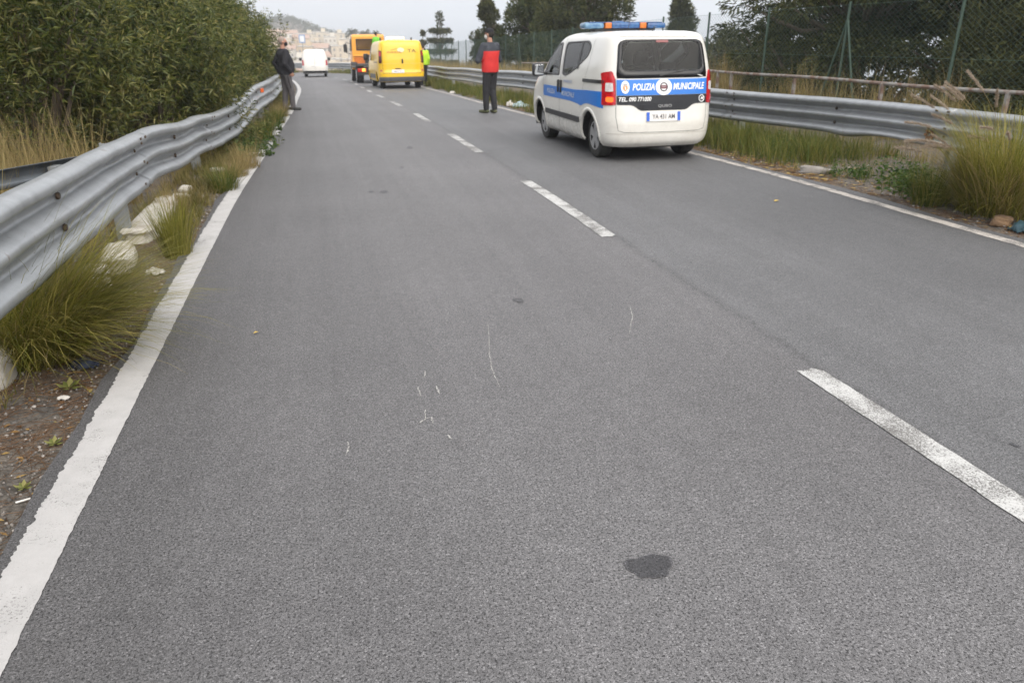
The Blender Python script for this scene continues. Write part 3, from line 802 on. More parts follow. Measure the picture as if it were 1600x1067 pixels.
def wheel(parent, x, y, r, w, style='cover', spokes=5):
    """local y points out of the car"""
    e = bpy.data.objects.new('wheel', None); C.objects.link(e); e.parent = parent; e.location = (x, y, r)
    if y < 0: e.rotation_euler = (0, 0, math.pi)
    pf = [(r*.62, -w/2), (r*.90, -w/2), (r*.965, -w*.46), (r, -w*.33), (r*1.0, w*.33), (r*.965, w*.46), (r*.90, w/2), (r*.70, w*.5), (r*.655, w*.44), (r*.64, w*.3)]
    mb = MB().lathe(pf, 40, 'y')
    for k in range(3):
        mb.lathe([(r*1.002, -w*.2 + k*w*.2 - .004), (r*1.002, -w*.2 + k*w*.2 + .004)], 40, 'y')
    t = mb.build('tyre', [RUBBER], e, smooth=True)
    mb = MB()
    mb.lathe([(r*.655, w*.46), (r*.60, w*.49), (r*.58, w*.42), (r*.2, w*.40), (0, w*.40)], 40, 'y', mi=1)
    R0, R1 = r*.14, r*.615
    for k in range(spokes):
        t = 2*math.pi*k/spokes + .3
        for d in (-1, 1):
            a0, a1 = t + d*.20, t + d*.13
            q0 = Vector((R0*math.cos(a0), w*.50, R0*math.sin(a0))); q1 = Vector((R1*math.cos(a1), w*.47, R1*math.sin(a1)))
        u = Vector((math.cos(t), 0, math.sin(t))); v = Vector((-math.sin(t), 0, math.cos(t)))
        W0, W1 = r*.13, r*.20
        V = [u*R0+v*W0, u*R0-v*W0, u*R1-v*W1, u*R1+v*W1]
        Vt = [p + Vector((0, w*.49, 0)) for p in V] + [p + Vector((0, w*.42, 0)) for p in V]
        mb.add(Vt, [(0, 1, 2, 3), (4, 5, 1, 0), (5, 6, 2, 1), (7, 4, 0, 3)], 0)
    mb.lathe([(r*.17, w*.42), (r*.17, w*.51), (r*.12, w*.53), (0, w*.53)], 24, 'y', mi=0)
    mb.lathe([(r*.66, w*.47), (r*.63, w*.52), (r*.595, w*.50), (r*.59, w*.42)], 40, 'y', mi=0)
    mb.build('rim', [RIMGREY, HOLE], e, smooth=True)
    MB().lathe([(r*.5, -w*.5), (r*.5, -w*.3), (0, -w*.3)], 20, 'y').build('brake_drum', [HOLE], e)
    return e
def arch(shell, car, x, z, r, m, liner=True, w=.62):
    for face in 'LR':
        lo = math.asin(max(-1, (shell.z0+.01-z)/(r+.035)))
        ringpoly_panel(shell, face, x, z, r-.012, r+.035, .006, m, 'wheel_arch', car, t0=lo, t1=math.pi-lo)
    k = 18
    for sg in (1, -1):
        V = []; mb = MB()
        for i in range(k+1):
            t = -.25 + (math.pi+.5)*i/k
            for yy in (w - .30, w + .17): V.append((x + (r+.01)*math.cos(t), sg*yy, z + (r+.01)*math.sin(t)))
        mb.add(V, [(2*i, 2*i+1, 2*i+3, 2*i+2) for i in range(k)])
        mb.add([(x + (r+.01)*math.cos(-.25 + (math.pi+.5)*i/k), sg*(w-.30), z + (r+.01)*math.sin(-.25 + (math.pi+.5)*i/k)) for i in range(k+1)], [tuple(range(k+1))])
        mb.build('wheel_liner', [HOLE], car)
def stroke(shell, face, pts, w, off, m, name, parent):
    """thin line following the body (panel gaps, wipers)"""
    V = []
    for i, (a, z) in enumerate(pts):
        p0, p1 = Vector(pts[max(i-1, 0)]), Vector(pts[min(i+1, len(pts)-1)]); d = (p1-p0).normalized(); nn = Vector((-d.y, d.x))*w/2
        V += [tuple(shell.at(face, a+nn.x, z+nn.y, off)), tuple(shell.at(face, a-nn.x, z-nn.y, off))]
    return obj(name, mesh_np(name, V, [(2*i, 2*i+1, 2*i+3, 2*i+2) for i in range(len(pts)-1)], [m]), parent)
def dense(pts, d=.05):
    out = []
    for a, b in zip(pts[:-1], pts[1:]):
        a, b = Vector(a), Vector(b); k = max(1, int((b-a).length/d))
        out += [tuple(a + (b-a)*i/k) for i in range(k)]
    return out + [tuple(pts[-1])]
def plate(shell, y, z, w, h, text, parent, bands=True, off=.014):
    panel(shell, 'B', rounded([(y-w/2, z-h/2), (y+w/2, z-h/2), (y+w/2, z+h/2), (y-w/2, z+h/2)], .008), off, mat('plate_white', (.72, .70, .68), None, rough=.35), 'number_plate', parent, .1, .02)
    np_ = [o for o in bpy.data.objects if o.parent == parent and o.name.startswith('number_plate')][-1]
    if bands:
        for sg in (-1, 1):
            c = y + sg*(w/2 - .024)
            panel(shell, 'B', [(c-.022, z-h/2+.004), (c+.022, z-h/2+.004), (c+.022, z+h/2-.004), (c-.022, z+h/2-.004)], off+.002, mat('plate_blue', (.03, .12, .55), None, rough=.35), 'band', np_, .1, 0)
    lettering(shell, 'B', text, y, z - .004, h*.68, mat('plate_letters', (.06, .06, .07), None, rough=.5), np_, off+.004, width=w*.66, bold=.01)
    return np_

# ---- police car
def police_car():
    f = math.radians(90 + 14.2)
    rot = (0, math.atan(.0365), f)
    fx, fy = math.cos(f), math.sin(f)
    ax, ay = 1.90, 11.70                       # rear axle on the road
    RX = .70
    s = ax*DX + ay*DY
    car = thing('police_car', 'white compact police van with blue stripe and roof light bar parked on the right', 'car', (ax - RX*fx, ay - RX*fy, float(prof(s)) + .036*RX), rot)
    sh = Shell([(.20, .10, 3.78, .74), (.26, .03, 3.90, .795), (.36, .005, 3.95, .822), (.50, .0, 3.96, .835), (.62, .012, 3.95, .842), (.80, .028, 3.88, .842), (.95, .045, 3.72, .838), (1.05, .06, 3.50, .830),
                (1.12, .072, 3.30, .820), (1.25, .100, 3.12, .800), (1.40, .135, 2.90, .768), (1.52, .172, 2.68, .738), (1.60, .205, 2.50, .710), (1.64, .24, 2.36, .682), (1.665, .285, 2.22, .645), (1.685, .36, 2.05, .58), (1.697, .50, 1.85, .47), (1.703, .74, 1.6, .28)], 12, 4.6)
    # openings
    rw = rounded([(-.66, 1.10), (.66, 1.10), (.605, 1.585), (-.605, 1.585)], [.03, .03, .10, .10])
    rwi = rounded([(-.60, 1.195), (.60, 1.195), (.565, 1.56), (-.565, 1.56)], [.05, .05, .08, .08])
    fd = rounded([(2.12, 1.075), (2.98, 1.06), (2.74, 1.33), (2.42, 1.545), (2.20, 1.56)], [.03, .02, .25, .12, .06])
    sd = rounded([(1.98, 1.09), (2.04, 1.56), (1.02, 1.58), (.86, 1.50), (.93, 1.37), (1.44, 1.16), (1.80, 1.075)], [.04, .08, .10, .08, .05, .2, .06])
    ws = [(-.62, 1.13), (.62, 1.13), (.52, 1.60), (-.52, 1.60)]
    def inset(poly, k):
        cx = sum(p[0] for p in poly)/len(poly); cz = sum(p[1] for p in poly)/len(poly)
        return [(cx+(p[0]-cx)*k, cz+(p[1]-cz)*k) for p in poly]
    ARC = [(RX, .31, .352), (3.21, .31, .352)]
    me = sh.mesh('body', [WHITE], holes=[('B', rwi), ('S', inset(fd, .88)), ('S', inset(sd, .90)), ('F', ws)], arches=ARC)
    obj('body', me, car)
    for x, z, r in ARC: arch(sh, car, x, z, r, WHITE)
    for x in (RX, 3.21):
        for y in (.635, -.635): wheel(car, x, y, .31, .19)
    # underside
    MB().box((2.0, 0, .215), (3.5, 1.02, .11), bev=.02).box((2.0, 0, .50), (3.5, 1.2, .02)).build('floor_pan', [BLACKPL], car)
    # rear glazing: black border ring round clear glass
    def frame(face, outer, inner, off, m, name):
        k = 80
        def res(poly):
            pts = poly + [poly[0]]; L = [0]
            for a, b in zip(pts[:-1], pts[1:]): L.append(L[-1] + math.dist(a, b))
            out = []
            cx = sum(p[0] for p in poly)/len(poly); cz = sum(p[1] for p in poly)/len(poly)
            # sample by angle so both outlines correspond
            for i in range(k):
                t = 2*math.pi*i/k; d = Vector((math.cos(t), math.sin(t))); best = None
                for a, b in zip(pts[:-1], pts[1:]):
                    A, B = Vector(a)-Vector((ccx, ccz)), Vector(b)-Vector((ccx, ccz)); den = d.x*(B.y-A.y) - d.y*(B.x-A.x)
                    if abs(den) < 1e-9: continue
                    r = (A.x*(B.y-A.y) - A.y*(B.x-A.x))/den; u = (A.x*d.y - A.y*d.x)/den
                    if r > 0 and -1e-6 <= u <= 1+1e-6: best = r if best is None else max(best, r)
                out.append((ccx + d.x*best, ccz + d.y*best))
            return out
        ccx = sum(p[0] for p in inner)/len(inner); ccz = sum(p[1] for p in inner)/len(inner)
        o_, i_ = res(outer), res(inner); V = []
        for (a, z), (b, w) in zip(o_, i_):
            V += [tuple(sh.at(face, a, z, off-.012)), tuple(sh.at(face, a, z, off)), tuple(sh.at(face, (a+b)/2, (z+w)/2, off)), tuple(sh.at(face, b, w, off)), tuple(sh.at(face, b, w, off-.02))]
        F = [(i*5+j, i*5+j+1, ((i+1) % k)*5+j+1, ((i+1) % k)*5+j) for i in range(k) for j in range(4)]
        return obj(name, mesh_np(name, V, F, [m], smooth=True), win)
    win = panel(sh, 'B', rwi, .004, GLASS_DARK, 'rear_window', car, .08, 0)
    frame('B', rw, inset(rwi, .985), .007, GLOSSBLACK, 'border')
    stroke(sh, 'B', dense([(.06, 1.13), (-.02, 1.145), (-.30, 1.20)]), .016, .018, BLACKPL, 'wiper', win)
    for face in 'LR':
        win = panel(sh, face, inset(fd, .90), .003, GLASS, 'front_door_window', car, .08, 0)
        frame(face, fd, inset(fd, .875), .006, BLACKPL, 'border')
        win = panel(sh, face, inset(sd, .92), .003, GLASS, 'sliding_door_window', car, .08, 0)
        frame(face, sd, inset(sd, .90), .006, BLACKPL, 'border')
        stroke(sh, face, dense([(1.28, 1.19), (1.27, 1.57)]), .07, .008, BLACKPL, 'divider', win)
    panel(sh, 'F', ws, .004, GLASS, 'windscreen', car, .08, 0)
    # cabin
    mb = MB()
    for y in (.36, -.36):
        mb.box((2.05, y, .62), (.5, .48, .16), bev=.05); mb.box((1.80, y, .92), (.15, .46, .60), Matrix.Rotation(R(-12), 3, 'Y'), bev=.06); mb.box((1.72, y, 1.31), (.10, .26, .20), bev=.05)
    mb.build('front_seats', [CLOTHSEAT], car, smooth=True)
    mb = MB().box((1.12, 0, .58), (.5, 1.22, .16), bev=.05).box((.90, 0, .86), (.14, 1.22, .54), Matrix.Rotation(R(-12), 3, 'Y'), bev=.05)
    for y in (-.40, .40): mb.box((.83, y, 1.20), (.09, .26, .16), bev=.04)
    mb.build('rear_bench', [CLOTHSEAT], car, smooth=True)
    MB().box((2.86, 0, .93), (.42, 1.36, .26), bev=.08).tube([(2.56 + .03*math.sin(t), .36 + .18*math.cos(t), 1.02 + .18*math.sin(t)) for t in [i*math.pi/12 for i in range(25)]], .016, 6).build('dashboard', [BLACKPL], car, smooth=True)
    MB().box((2.42, 0, 1.50), (.03, .22, .06), bev=.015).build('inner_mirror', [BLACKPL], car)
    MB().box((.46, 0, 1.02), (.34, 1.18, .02)).box((2.0, 0, .46), (3.2, 1.30, .03)).build('parcel_shelf', [CLOTHSEAT], car)
    # tailgate: blue band, black strip, plate recess
    panel(sh, 'B', rounded([(-.655, .885), (.655, .885), (.655, 1.085), (-.655, 1.085)], .01), .006, BLUE, 'blue_band', car)
    bl = rounded([(-.655, .882), (.655, .882), (.655, .765), (.44, .762), (.34, .685), (-.34, .685), (-.44, .762), (-.655, .765)], [.01, .01, .02, .06, .05, .05, .06, .02])
    panel(sh, 'B', bl[::-1], .005, GLOSSBLACK, 'black_strip', car)
    panel(sh, 'B', circ(.0, .985, .118, .105, 36), .009, WHITEF, 'badge_disc', car, .05, .004)
    bd = [o for o in bpy.data.objects if o.parent == car and o.name.startswith('badge_disc')][-1]
    def ring(a, z, r0, r1, m, off, nm='ring', rz=1.0): return ringpoly_panel(sh, 'B', a, z, r0, r1, off, m, nm, bd, 30, rz=rz)
    DGREY = mat('dark_grey_badge', (.07, .065, .075), None, rough=.35); DRED = mat('dark_red_badge', (.16, .035, .05), None, rough=.3)
    ring(0, .985, .043, .060, DGREY, .0105); panel(sh, 'B', rounded([(-.042, .962), (.042, .962), (.042, 1.008), (-.042, 1.008)], .008), .0105, DRED, 'badge_field', bd, .05, .002)
    lettering(sh, 'B', 'FIAT', 0, .985, .034, mat('badge_letters', (.5, .45, .45), None, rough=.3), bd, .0125)
    # town crest on a white oval
    cr = panel(sh, 'B', circ(.545, .990, .055, .082, 28), .009, WHITEF, 'town_crest', car, .05, .003)
    ORG = mat('orange_crest', (.75, .27, .08), None, rough=.4); GRY = mat('grey_crest', (.35, .33, .33), None, rough=.4)
    panel(sh, 'B', rounded([(.545-.030, 1.005), (.545-.030, .965), (.545, .935), (.545+.030, .965), (.545+.030, 1.005)], .008), .011, ORG, 'shield', cr, .05, .001)
    panel(sh, 'B', [(.545-.028, 1.010), (.545-.018, 1.040), (.545-.008, 1.020), (.545, 1.045), (.545+.008, 1.020), (.545+.018, 1.040), (.545+.028, 1.010)], .011, GRY, 'crown', cr, .05, .001)
    panel(sh, 'B', [(.537, .955), (.553, .955), (.553, .995), (.537, .995)], .0125, WHITEF, 'charge', cr, .05, .0005)
    lettering(sh, 'B', 'POLIZIA', .290, .985, .118, WHITEF, car, .010, bold=.022, shear=.22, width=.315)
    lettering(sh, 'B', 'MUNICIPALE', -.375, .985, .118, WHITEF, car, .010, bold=.022, shear=.22, width=.475)
    lettering(sh, 'B', 'TEL. 090 771000', .405, .832, .075, WHITEF, car, .009, bold=.018, shear=.22, width=.45)
    lettering(sh, 'B', 'QUBO', -.02, .742, .05, mat('chrome_letters', (.38, .38, .38), None, rough=.3, metal=.5), car, .009, width=.20)
    mg = ringpoly_panel(sh, 'B', -.575, .825, .038, .047, .009, WHITEF, 'engine_badge', car, 26)
    lettering(sh, 'B', 'M', -.575, .825, .055, WHITEF, mg, .009, bold=.015, shear=.3)
    plate(sh, 0, .605, .50, .125, 'YA 431 AM', car)
    # lamps
    for sg in (1, -1):
        def q(p): return [(sg*a, z) for a, z in (p if sg > 0 else p[::-1])]
        lamp = panel(sh, 'B', rounded(q([(.662, .765), (.800, .755), (.792, 1.17), (.700, 1.195), (.668, 1.10)]), .02), .012, LAMPRED, 'tail_lamp', car, .04, .03)
        panel(sh, 'B', rounded(q([(.690, .935), (.770, .935), (.765, 1.045), (.695, 1.045)]), .015), .016, LAMPWHITE, 'reversing_lens', lamp, .04, .006)
        panel(sh, 'B', rounded(q([(.690, .80), (.765, .80), (.765, .865), (.690, .865)]), .02), .016, LAMPAMBER if sg > 0 else LAMPRED, 'indicator_lens', lamp, .04, .006)
        fc = 'L' if sg > 0 else 'R'
        panel(sh, fc, rounded([(.135, .765), (.225, .765), (.205, 1.17), (.16, 1.18)], .02), .009, LAMPRED, 'side_lens', lamp, .04, .02)
    # bumper crease, panel gaps
    stroke(sh, 'B', dense([(-.80, .385), (.80, .385)]), .010, .0025, mat('painted_crease_shade', (.5, .48, .43), None, rough=.4), 'bumper_crease', car)  # flat darker strip: the crease's shade is put into its colour
    for sg in (1, -1): stroke(sh, 'B', dense([(sg*.665, 1.10), (sg*.662, .60), (sg*.63, .43), (sg*.55, .405), (0, .40)]), .005, .0028, SEAM, 'tailgate_gap', car)
    stroke(sh, 'B', dense([(-.58, 1.62), (.58, 1.62)]), .005, .0028, SEAM, 'tailgate_gap', car)
    panel(sh, 'B', rounded([(-.09, 1.545), (.09, 1.545), (.085, 1.575), (-.085, 1.575)], .008), .010, mat('dim_red_lamp', (.22, .06, .06), None, rough=.3), 'brake_lamp', car, .05, .01)
    for face in 'LR':
        stroke(sh, face, dense([(2.07, 1.62), (2.04, 1.05), (2.05, .60), (2.10, .32)]), .007, .0028, SEAM, 'door_gap', car)
        stroke(sh, face, dense([(2.98, 1.02), (2.92, .70), (2.83, .45)]), .006, .0028, SEAM, 'door_gap', car)
        stroke(sh, face, dense([(1.06, .66), (.93, 1.0), (.82, 1.30), (.80, 1.60)]), .006, .0028, SEAM, 'door_gap', car)
        stroke(sh, face, dense([(.25, 1.055), (.98, 1.05)]), .045, .012, BLACKPL, 'slide_rail', car)
        panel(sh, face, rounded([(1.10, .455), (2.82, .47), (2.80, .545), (1.10, .535)], .02), .018, BLACKPL, 'rub_strip', car, .08, .02)
        # blue side stripe rising towards the tail
        pl = [(2.93, .735), (2.93, .905), (1.30, .905), (.75, .925), (.235, .93), (.235, .725), (.45, .745)]
        arcp = [(RX + .43*math.cos(t), .31 + .44*math.sin(t)) for t in [R(96), R(84), R(70), R(57)]]
        panel(sh, face, [(2.93, .735), (2.93, .905), (1.30, .905), (.75, .925), (.235, .93), (.235, .715)] + arcp[:2] + [(RX+.17, .735), (RX+.32, .70), (1.15, .715), (1.5, .735)], .004, BLUE, 'blue_band', car)
        sg = 1
        if face == 'L':
            lettering(sh, 'L', 'POLIZIA', 2.50, .82, .10, PALEBLUE, car, .007, bold=.012, shear=.15, width=.42)
            lettering(sh, 'L', 'MUNICIPALE', 1.62, .82, .10, PALEBLUE, car, .007, bold=.012, shear=.15, width=.62)
            lettering(sh, 'L', 'MONFORTE', 1.66, 1.0, .055, mat('blue_small_letters', (.10, .17, .38), None, rough=.5), car, .006, width=.40)
        else:
            lettering(sh, 'R', 'POLIZIA MUNICIPALE', 1.9, .82, .10, PALEBLUE, car, .007, bold=.012, shear=.15, width=1.25)
        yy = 1 if face == 'L' else -1
        for x in (2.11, 1.97):
            p = sh.at(face, x, .92, .012)
            MB().box((0, 0, 0), (.05, .035, .19), bev=.015).build('door_handle', [BLACKPL], car, smooth=True, loc=p)
        # mirror
        p = sh.at(face, 2.82, 1.10, .0)
        mb = MB().box((0, yy*.15, .04), (.12, .20, .20), bev=.04).box((0, yy*.03, -.02), (.06, .12, .05), bev=.015)
        mr = mb.build('wing_mirror', [BLACKPL], car, smooth=True, loc=p)
        MB().box((-.063, yy*.15, .04), (.006, .15, .15), bev=.002).build('mirror_glass', [mat('mirror_silver', (.8, .82, .84), None, rough=.03, metal=1.0)], mr)
        # headlamp and front details out of sight of the lens
        panel(sh, 'F', rounded([(yy*.45, .72), (yy*.74, .74), (yy*.72, .92), (yy*.52, .90)][::yy], .04), .01, LAMPWHITE, 'headlamp', car, .05, .02)
    panel(sh, 'F', rounded([(-.6, .32), (.6, .32), (.6, .52), (-.6, .52)], .05), .006, BLACKPL, 'grille', car, .06, .01)
    # roof light bar
    bar = MB().box((1.62, 0, 1.722), (.18, .98, .045), bev=.015).box((1.62, .42, 1.70), (.12, .06, .06)).box((1.62, -.42, 1.70), (.12, .06, .06)).build('light_bar', [BLACKPL], car)
    BLENS = mat('blue_beacon_lens', (.012, .05, .17), (.03, .12, .30), 14, .12, coat=.4)
    PB = mat('pale_blue_lens', (.18, .32, .45), (.05, .14, .28), 16, .12)
    OR = mat('orange_beacon_lens', (.55, .15, .02), None, rough=.15)
    for sg in (1, -1):
        MB().box((1.62, sg*.49, 1.780), (.27, .30, .085), bev=.03).build('beacon_lens', [PB if sg > 0 else BLENS], bar, smooth=True)
        MB().box((1.62, sg*.275, 1.782), (.275, .10, .08), bev=.01).build('orange_lens', [OR], bar, smooth=True)
    MB().box((1.62, 0, 1.780), (.26, .44, .08), bev=.012).build('centre_lens', [BLENS], bar, smooth=True)
    MB().box((1.62, 0, 1.824), (.24, 1.16, .012), bev=.004).box((1.62, .08, 1.835), (.12, .14, .02), bev=.006).build('bar_cap', [BLENS], bar)
    MB().tube([(.46, .03, 1.68), (.38, .03, 1.75)], .008, 6).build('antenna', [BLACKPL], car)
    MB().tube([(1.4, .0, 1.70), (1.36, -.03, 2.08)], [.004, .002], 5).build('whip_antenna', [BLACKPL], car)
    return car
police_car()
# ---- yellow van
YELLOW = mat('yellow_van_paint', (.80, .51, .012), (.76, .47, .012), 1.5, .30, coat=.5)
ORANGE = mat('orange_truck_paint', (.80, .36, .03), (.74, .32, .03), 1.5, .35, coat=.4)
GREYPL = mat('grey_bumper_plastic', (.10, .10, .105), (.13, .13, .135), 15, .6)
BEACON = mat('lit_beacon', (1, .8, .4), None, rough=.3, emit=(1.0, .72, .30), es=2.2)
LAMPLIT = mat('lit_orange_lamp', (1, .4, .05), None, rough=.3, emit=(1.0, .33, .03), es=2.4)
def heading(deg): return math.radians(90 + deg)
def on_road(x, y): return float(prof(x*DX + y*DY))
def place(name, label, x, y, deg, slope, cat='van'):
    return thing(name, label, cat, (x, y, on_road(x, y)), (0, math.atan(slope), heading(deg)))
def yellow_van():
    car = place('yellow_van', 'yellow panel van with lit roof beacon standing in the right lane', -4.42, 33.45, 15.2, .054)
    sh = Shell([(.26, .14, 4.60, .86), (.32, .05, 4.72, .92), (.45, .0, 4.78, .945), (.62, .0, 4.76, .952), (.70, .03, 4.74, .952), (.95, .035, 4.60, .952), (1.1, .04, 4.32, .948), (1.2, .05, 4.12, .94), (1.45, .075, 3.85, .92),
                (1.62, .10, 3.55, .89), (1.72, .13, 3.36, .87), (1.78, .16, 3.22, .845), (1.82, .21, 3.1, .80), (1.845, .31, 2.95, .70), (1.855, .55, 2.7, .4)], 14, 6)
    RX, FX = .95, 4.05; ARC = [(RX, .33, .375), (FX, .33, .375)]
    dw = rounded([(2.95, 1.12), (3.95, 1.10), (3.50, 1.58), (2.98, 1.62)], .05)
    ws = [(-.74, 1.25), (.74, 1.25), (.66, 1.72), (-.66, 1.72)]
    obj('body', sh.mesh('body', [YELLOW], holes=[('S', dw), ('F', ws)], arches=ARC, dz=.05), car)
    for x, z, r in ARC: arch(sh, car, x, z, r, YELLOW, w=.72)
    for x in (RX, FX):
        for y in (.74, -.74): wheel(car, x, y, .33, .21)
    MB().box((2.4, 0, .30), (4.1, 1.3, .10)).build('floor_pan', [BLACKPL], car)
    for f in 'LR':
        w = panel(sh, f, rounded([(2.92, 1.09), (4.0, 1.07), (3.52, 1.61), (2.95, 1.65)], .05), .004, GLASS_DARK, 'door_window', car, .1, .01)
        stroke(sh, f, dense([(2.86, 1.68), (2.84, 1.1), (2.86, .5)]), .012, .004, SEAM, 'door_gap', car)
        stroke(sh, f, dense([(1.75, 1.68), (1.74, 1.1), (1.76, .45)]), .012, .004, SEAM, 'door_gap', car)
        stroke(sh, f, dense([(.5, 1.02), (1.75, 1.02)]), .03, .008, SEAM, 'slide_rail', car)
        panel(sh, f, rounded([(1.42, .38), (3.6, .38), (3.6, .55), (1.42, .55)], .03), .012, GREYPL, 'sill_guard', car, .12, .02)
        yy = 1 if f == 'L' else -1
        p = sh.at(f, 3.72, 1.18, 0)
        MB().box((0, yy*.16, .05), (.12, .20, .28), bev=.03).build('wing_mirror', [BLACKPL], car, smooth=True, loc=p)
        lettering(sh, f, 'SOCCORSO', 1.9, 1.35, .22, mat('dark_letters', (.10, .07, .05), None, rough=.5), car, .006, width=1.2) if False else None
    panel(sh, 'F', ws, .004, GLASS_DARK, 'windscreen', car, .1, 0)
    # rear
    DK = mat('dark_lettering', (.13, .09, .03), None, rough=.5)
    for sg in (1, -1):
        q = [(sg*.800, .98), (sg*.905, .98), (sg*.88, 1.47), (sg*.79, 1.45)]
        lamp = panel(sh, 'B', rounded(q if sg > 0 else q[::-1], .03), .014, mat('dark_tail_lamp', (.10, .02, .02), (.05, .012, .012), 20, .15), 'tail_lamp', car, .05, .03)
        q2 = [(sg*.815, 1.25), (sg*.885, 1.25), (sg*.872, 1.42), (sg*.81, 1.42)]
        panel(sh, 'B', rounded(q2 if sg > 0 else q2[::-1], .02), .018, LAMPRED, 'lens', lamp, .05, .006)
        panel(sh, 'B', rounded([(sg*.80, .66), (sg*.87, .66), (sg*.87, .74), (sg*.80, .74)][::sg], .01), .012, mat('dull_red_reflector', (.45, .12, .06), None, rough=.3), 'rear_reflector', car, .05, .01)
        stroke(sh, 'B', dense([(sg*.775, 1.72), (sg*.775, .60)]), .010, .004, SEAM, 'door_gap', car)
    stroke(sh, 'B', dense([(-.775, .60), (.775, .60)]), .012, .004, SEAM, 'door_gap', car)
    stroke(sh, 'B', dense([(-.775, .965), (.775, .965)]), .020, .003, mat('painted_crease_highlight', (.82, .55, .10), None, rough=.35), 'crease', car)  # no fold modelled; its highlight is painted as a paler yellow strip
    panel(sh, 'B', rounded([(-.90, .31), (.90, .31), (.90, .455), (-.90, .455)], .03), .04, GREYPL, 'rear_bumper', car, .08, .05)
    MB().box((.015, -.02, 1.06), (.05, .055, .17), bev=.015).build('door_handle', [BLACKPL], car, smooth=True)
    plate(sh, .18, .67, .50, .115, 'DM 416 XZ', car, bands=False, off=.012)
    panel(sh, 'B', rounded([(.04, .755), (.30, .755), (.27, .79), (.07, .79)], .01), .016, BLACKPL, 'plate_lamp', car, .05, .01)
    panel(sh, 'B', circ(.02, 1.475, .14, .085), .010, mat('pale_logo', (.80, .70, .45), None, rough=.4), 'logo_disc', car, .06, .004)
    lettering(sh, 'B', 'ASSIS', .30, 1.395, .085, mat('brown_letters', (.42, .17, .03), None, rough=.5), car, .012, width=.62, bold=.01)
    lettering(sh, 'B', 'TA', -.42, 1.435, .18, DK, car, .012, width=.34)
    stroke(sh, 'B', [(.42, 1.46), (.30, 1.50), (.16, 1.53)], .012, .012, DK, 'swash', car)
    # beacon bar on the roof
    b = MB().box((.85, .12, 1.868), (.22, .66, .03), bev=.008).build('beacon_base', [BLACKPL], car)
    MB().box((.85, .12, 1.930), (.24, .70, .105), bev=.03).build('beacon_lens', [BEACON], b, smooth=True)
    MB().tube([(2.2, 0, 1.85), (2.2, 0, 1.89)], .02).tube([(.9, -.55, 1.85), (.9, -.55, 1.96)], .03, 8).build('roof_fitting', [BLACKPL], car)
    return car
yellow_van()

# ---- small white van ahead, in the left lane
def white_van():
    car = place('white_van', 'small white panel van driving away in the left lane', -13.30, 56.0, 13.0, .054)
    sh = Shell([(.22, .12, 3.80, .76), (.30, .04, 3.90, .82), (.42, .0, 3.95, .85), (.60, .0, 3.95, .86), (.85, .03, 3.86, .86), (1.0, .05, 3.55, .855), (1.12, .07, 3.2, .845), (1.3, .11, 3.0, .815), (1.5, .17, 2.75, .765), (1.62, .22, 2.55, .72),
                (1.70, .29, 2.38, .66), (1.75, .39, 2.15, .57), (1.775, .6, 1.9, .40), (1.782, .85, 1.6, .2)], 12, 4.6)
    ARC = [(.72, .31, .35), (3.2, .31, .35)]
    obj('body', sh.mesh('body', [mat('white_van_paint', (.68, .66, .62), (.64, .62, .58), 1.2, .35, coat=.4)], arches=ARC, dz=.05), car)
    for x, z, r in ARC: arch(sh, car, x, z, r, _mc['white_van_paint'], w=.62)
    for x in (.72, 3.2):
        for y in (.66, -.66): wheel(car, x, y, .31, .19)
    MB().box((2.0, 0, .26), (3.4, 1.1, .10)).build('floor_pan', [BLACKPL], car)
    for sg in (1, -1):
        q = [(sg*.72, .74), (sg*.825, .74), (sg*.815, 1.10), (sg*.735, 1.08)]
        panel(sh, 'B', rounded(q if sg > 0 else q[::-1], .03), .012, LAMPRED, 'tail_lamp', car, .05, .03)
        f = 'L' if sg > 0 else 'R'
        panel(sh, f, rounded([(2.1, 1.1), (3.1, 1.08), (2.7, 1.5), (2.15, 1.55)], .05), .006, GLASS_DARK, 'door_window', car, .1, .01)
        p = sh.at(f, 2.9, 1.08, 0); MB().box((0, sg*.14, .05), (.12, .2, .2), bev=.04).build('wing_mirror', [BLACKPL], car, smooth=True, loc=p)
    stroke(sh, 'B', dense([(0, 1.55), (0, .5)]), .010, .004, SEAM, 'door_gap', car)
    stroke(sh, 'B', dense([(-.6, 1.58), (.6, 1.58)]), .010, .004, SEAM, 'door_gap', car)
    panel(sh, 'B', rounded([(-.80, .27), (.80, .27), (.80, .40), (-.80, .40)], .03), .02, BLACKPL, 'rear_bumper', car, .08, .03)
    panel(sh, 'F', [(-.62, 1.15), (.62, 1.15), (.55, 1.6), (-.55, 1.6)], .006, GLASS_DARK, 'windscreen', car, .1, 0)
    plate(sh, .12, .70, .42, .10, 'EK 208 RT', car, bands=False)
    for sg in (1, -1):
        MB().box((.0 + .06, sg*.74, .30), (.22, .16, .14), bev=.03).build('bumper_corner', [BLACKPL], car, smooth=True)
    return car
white_van()

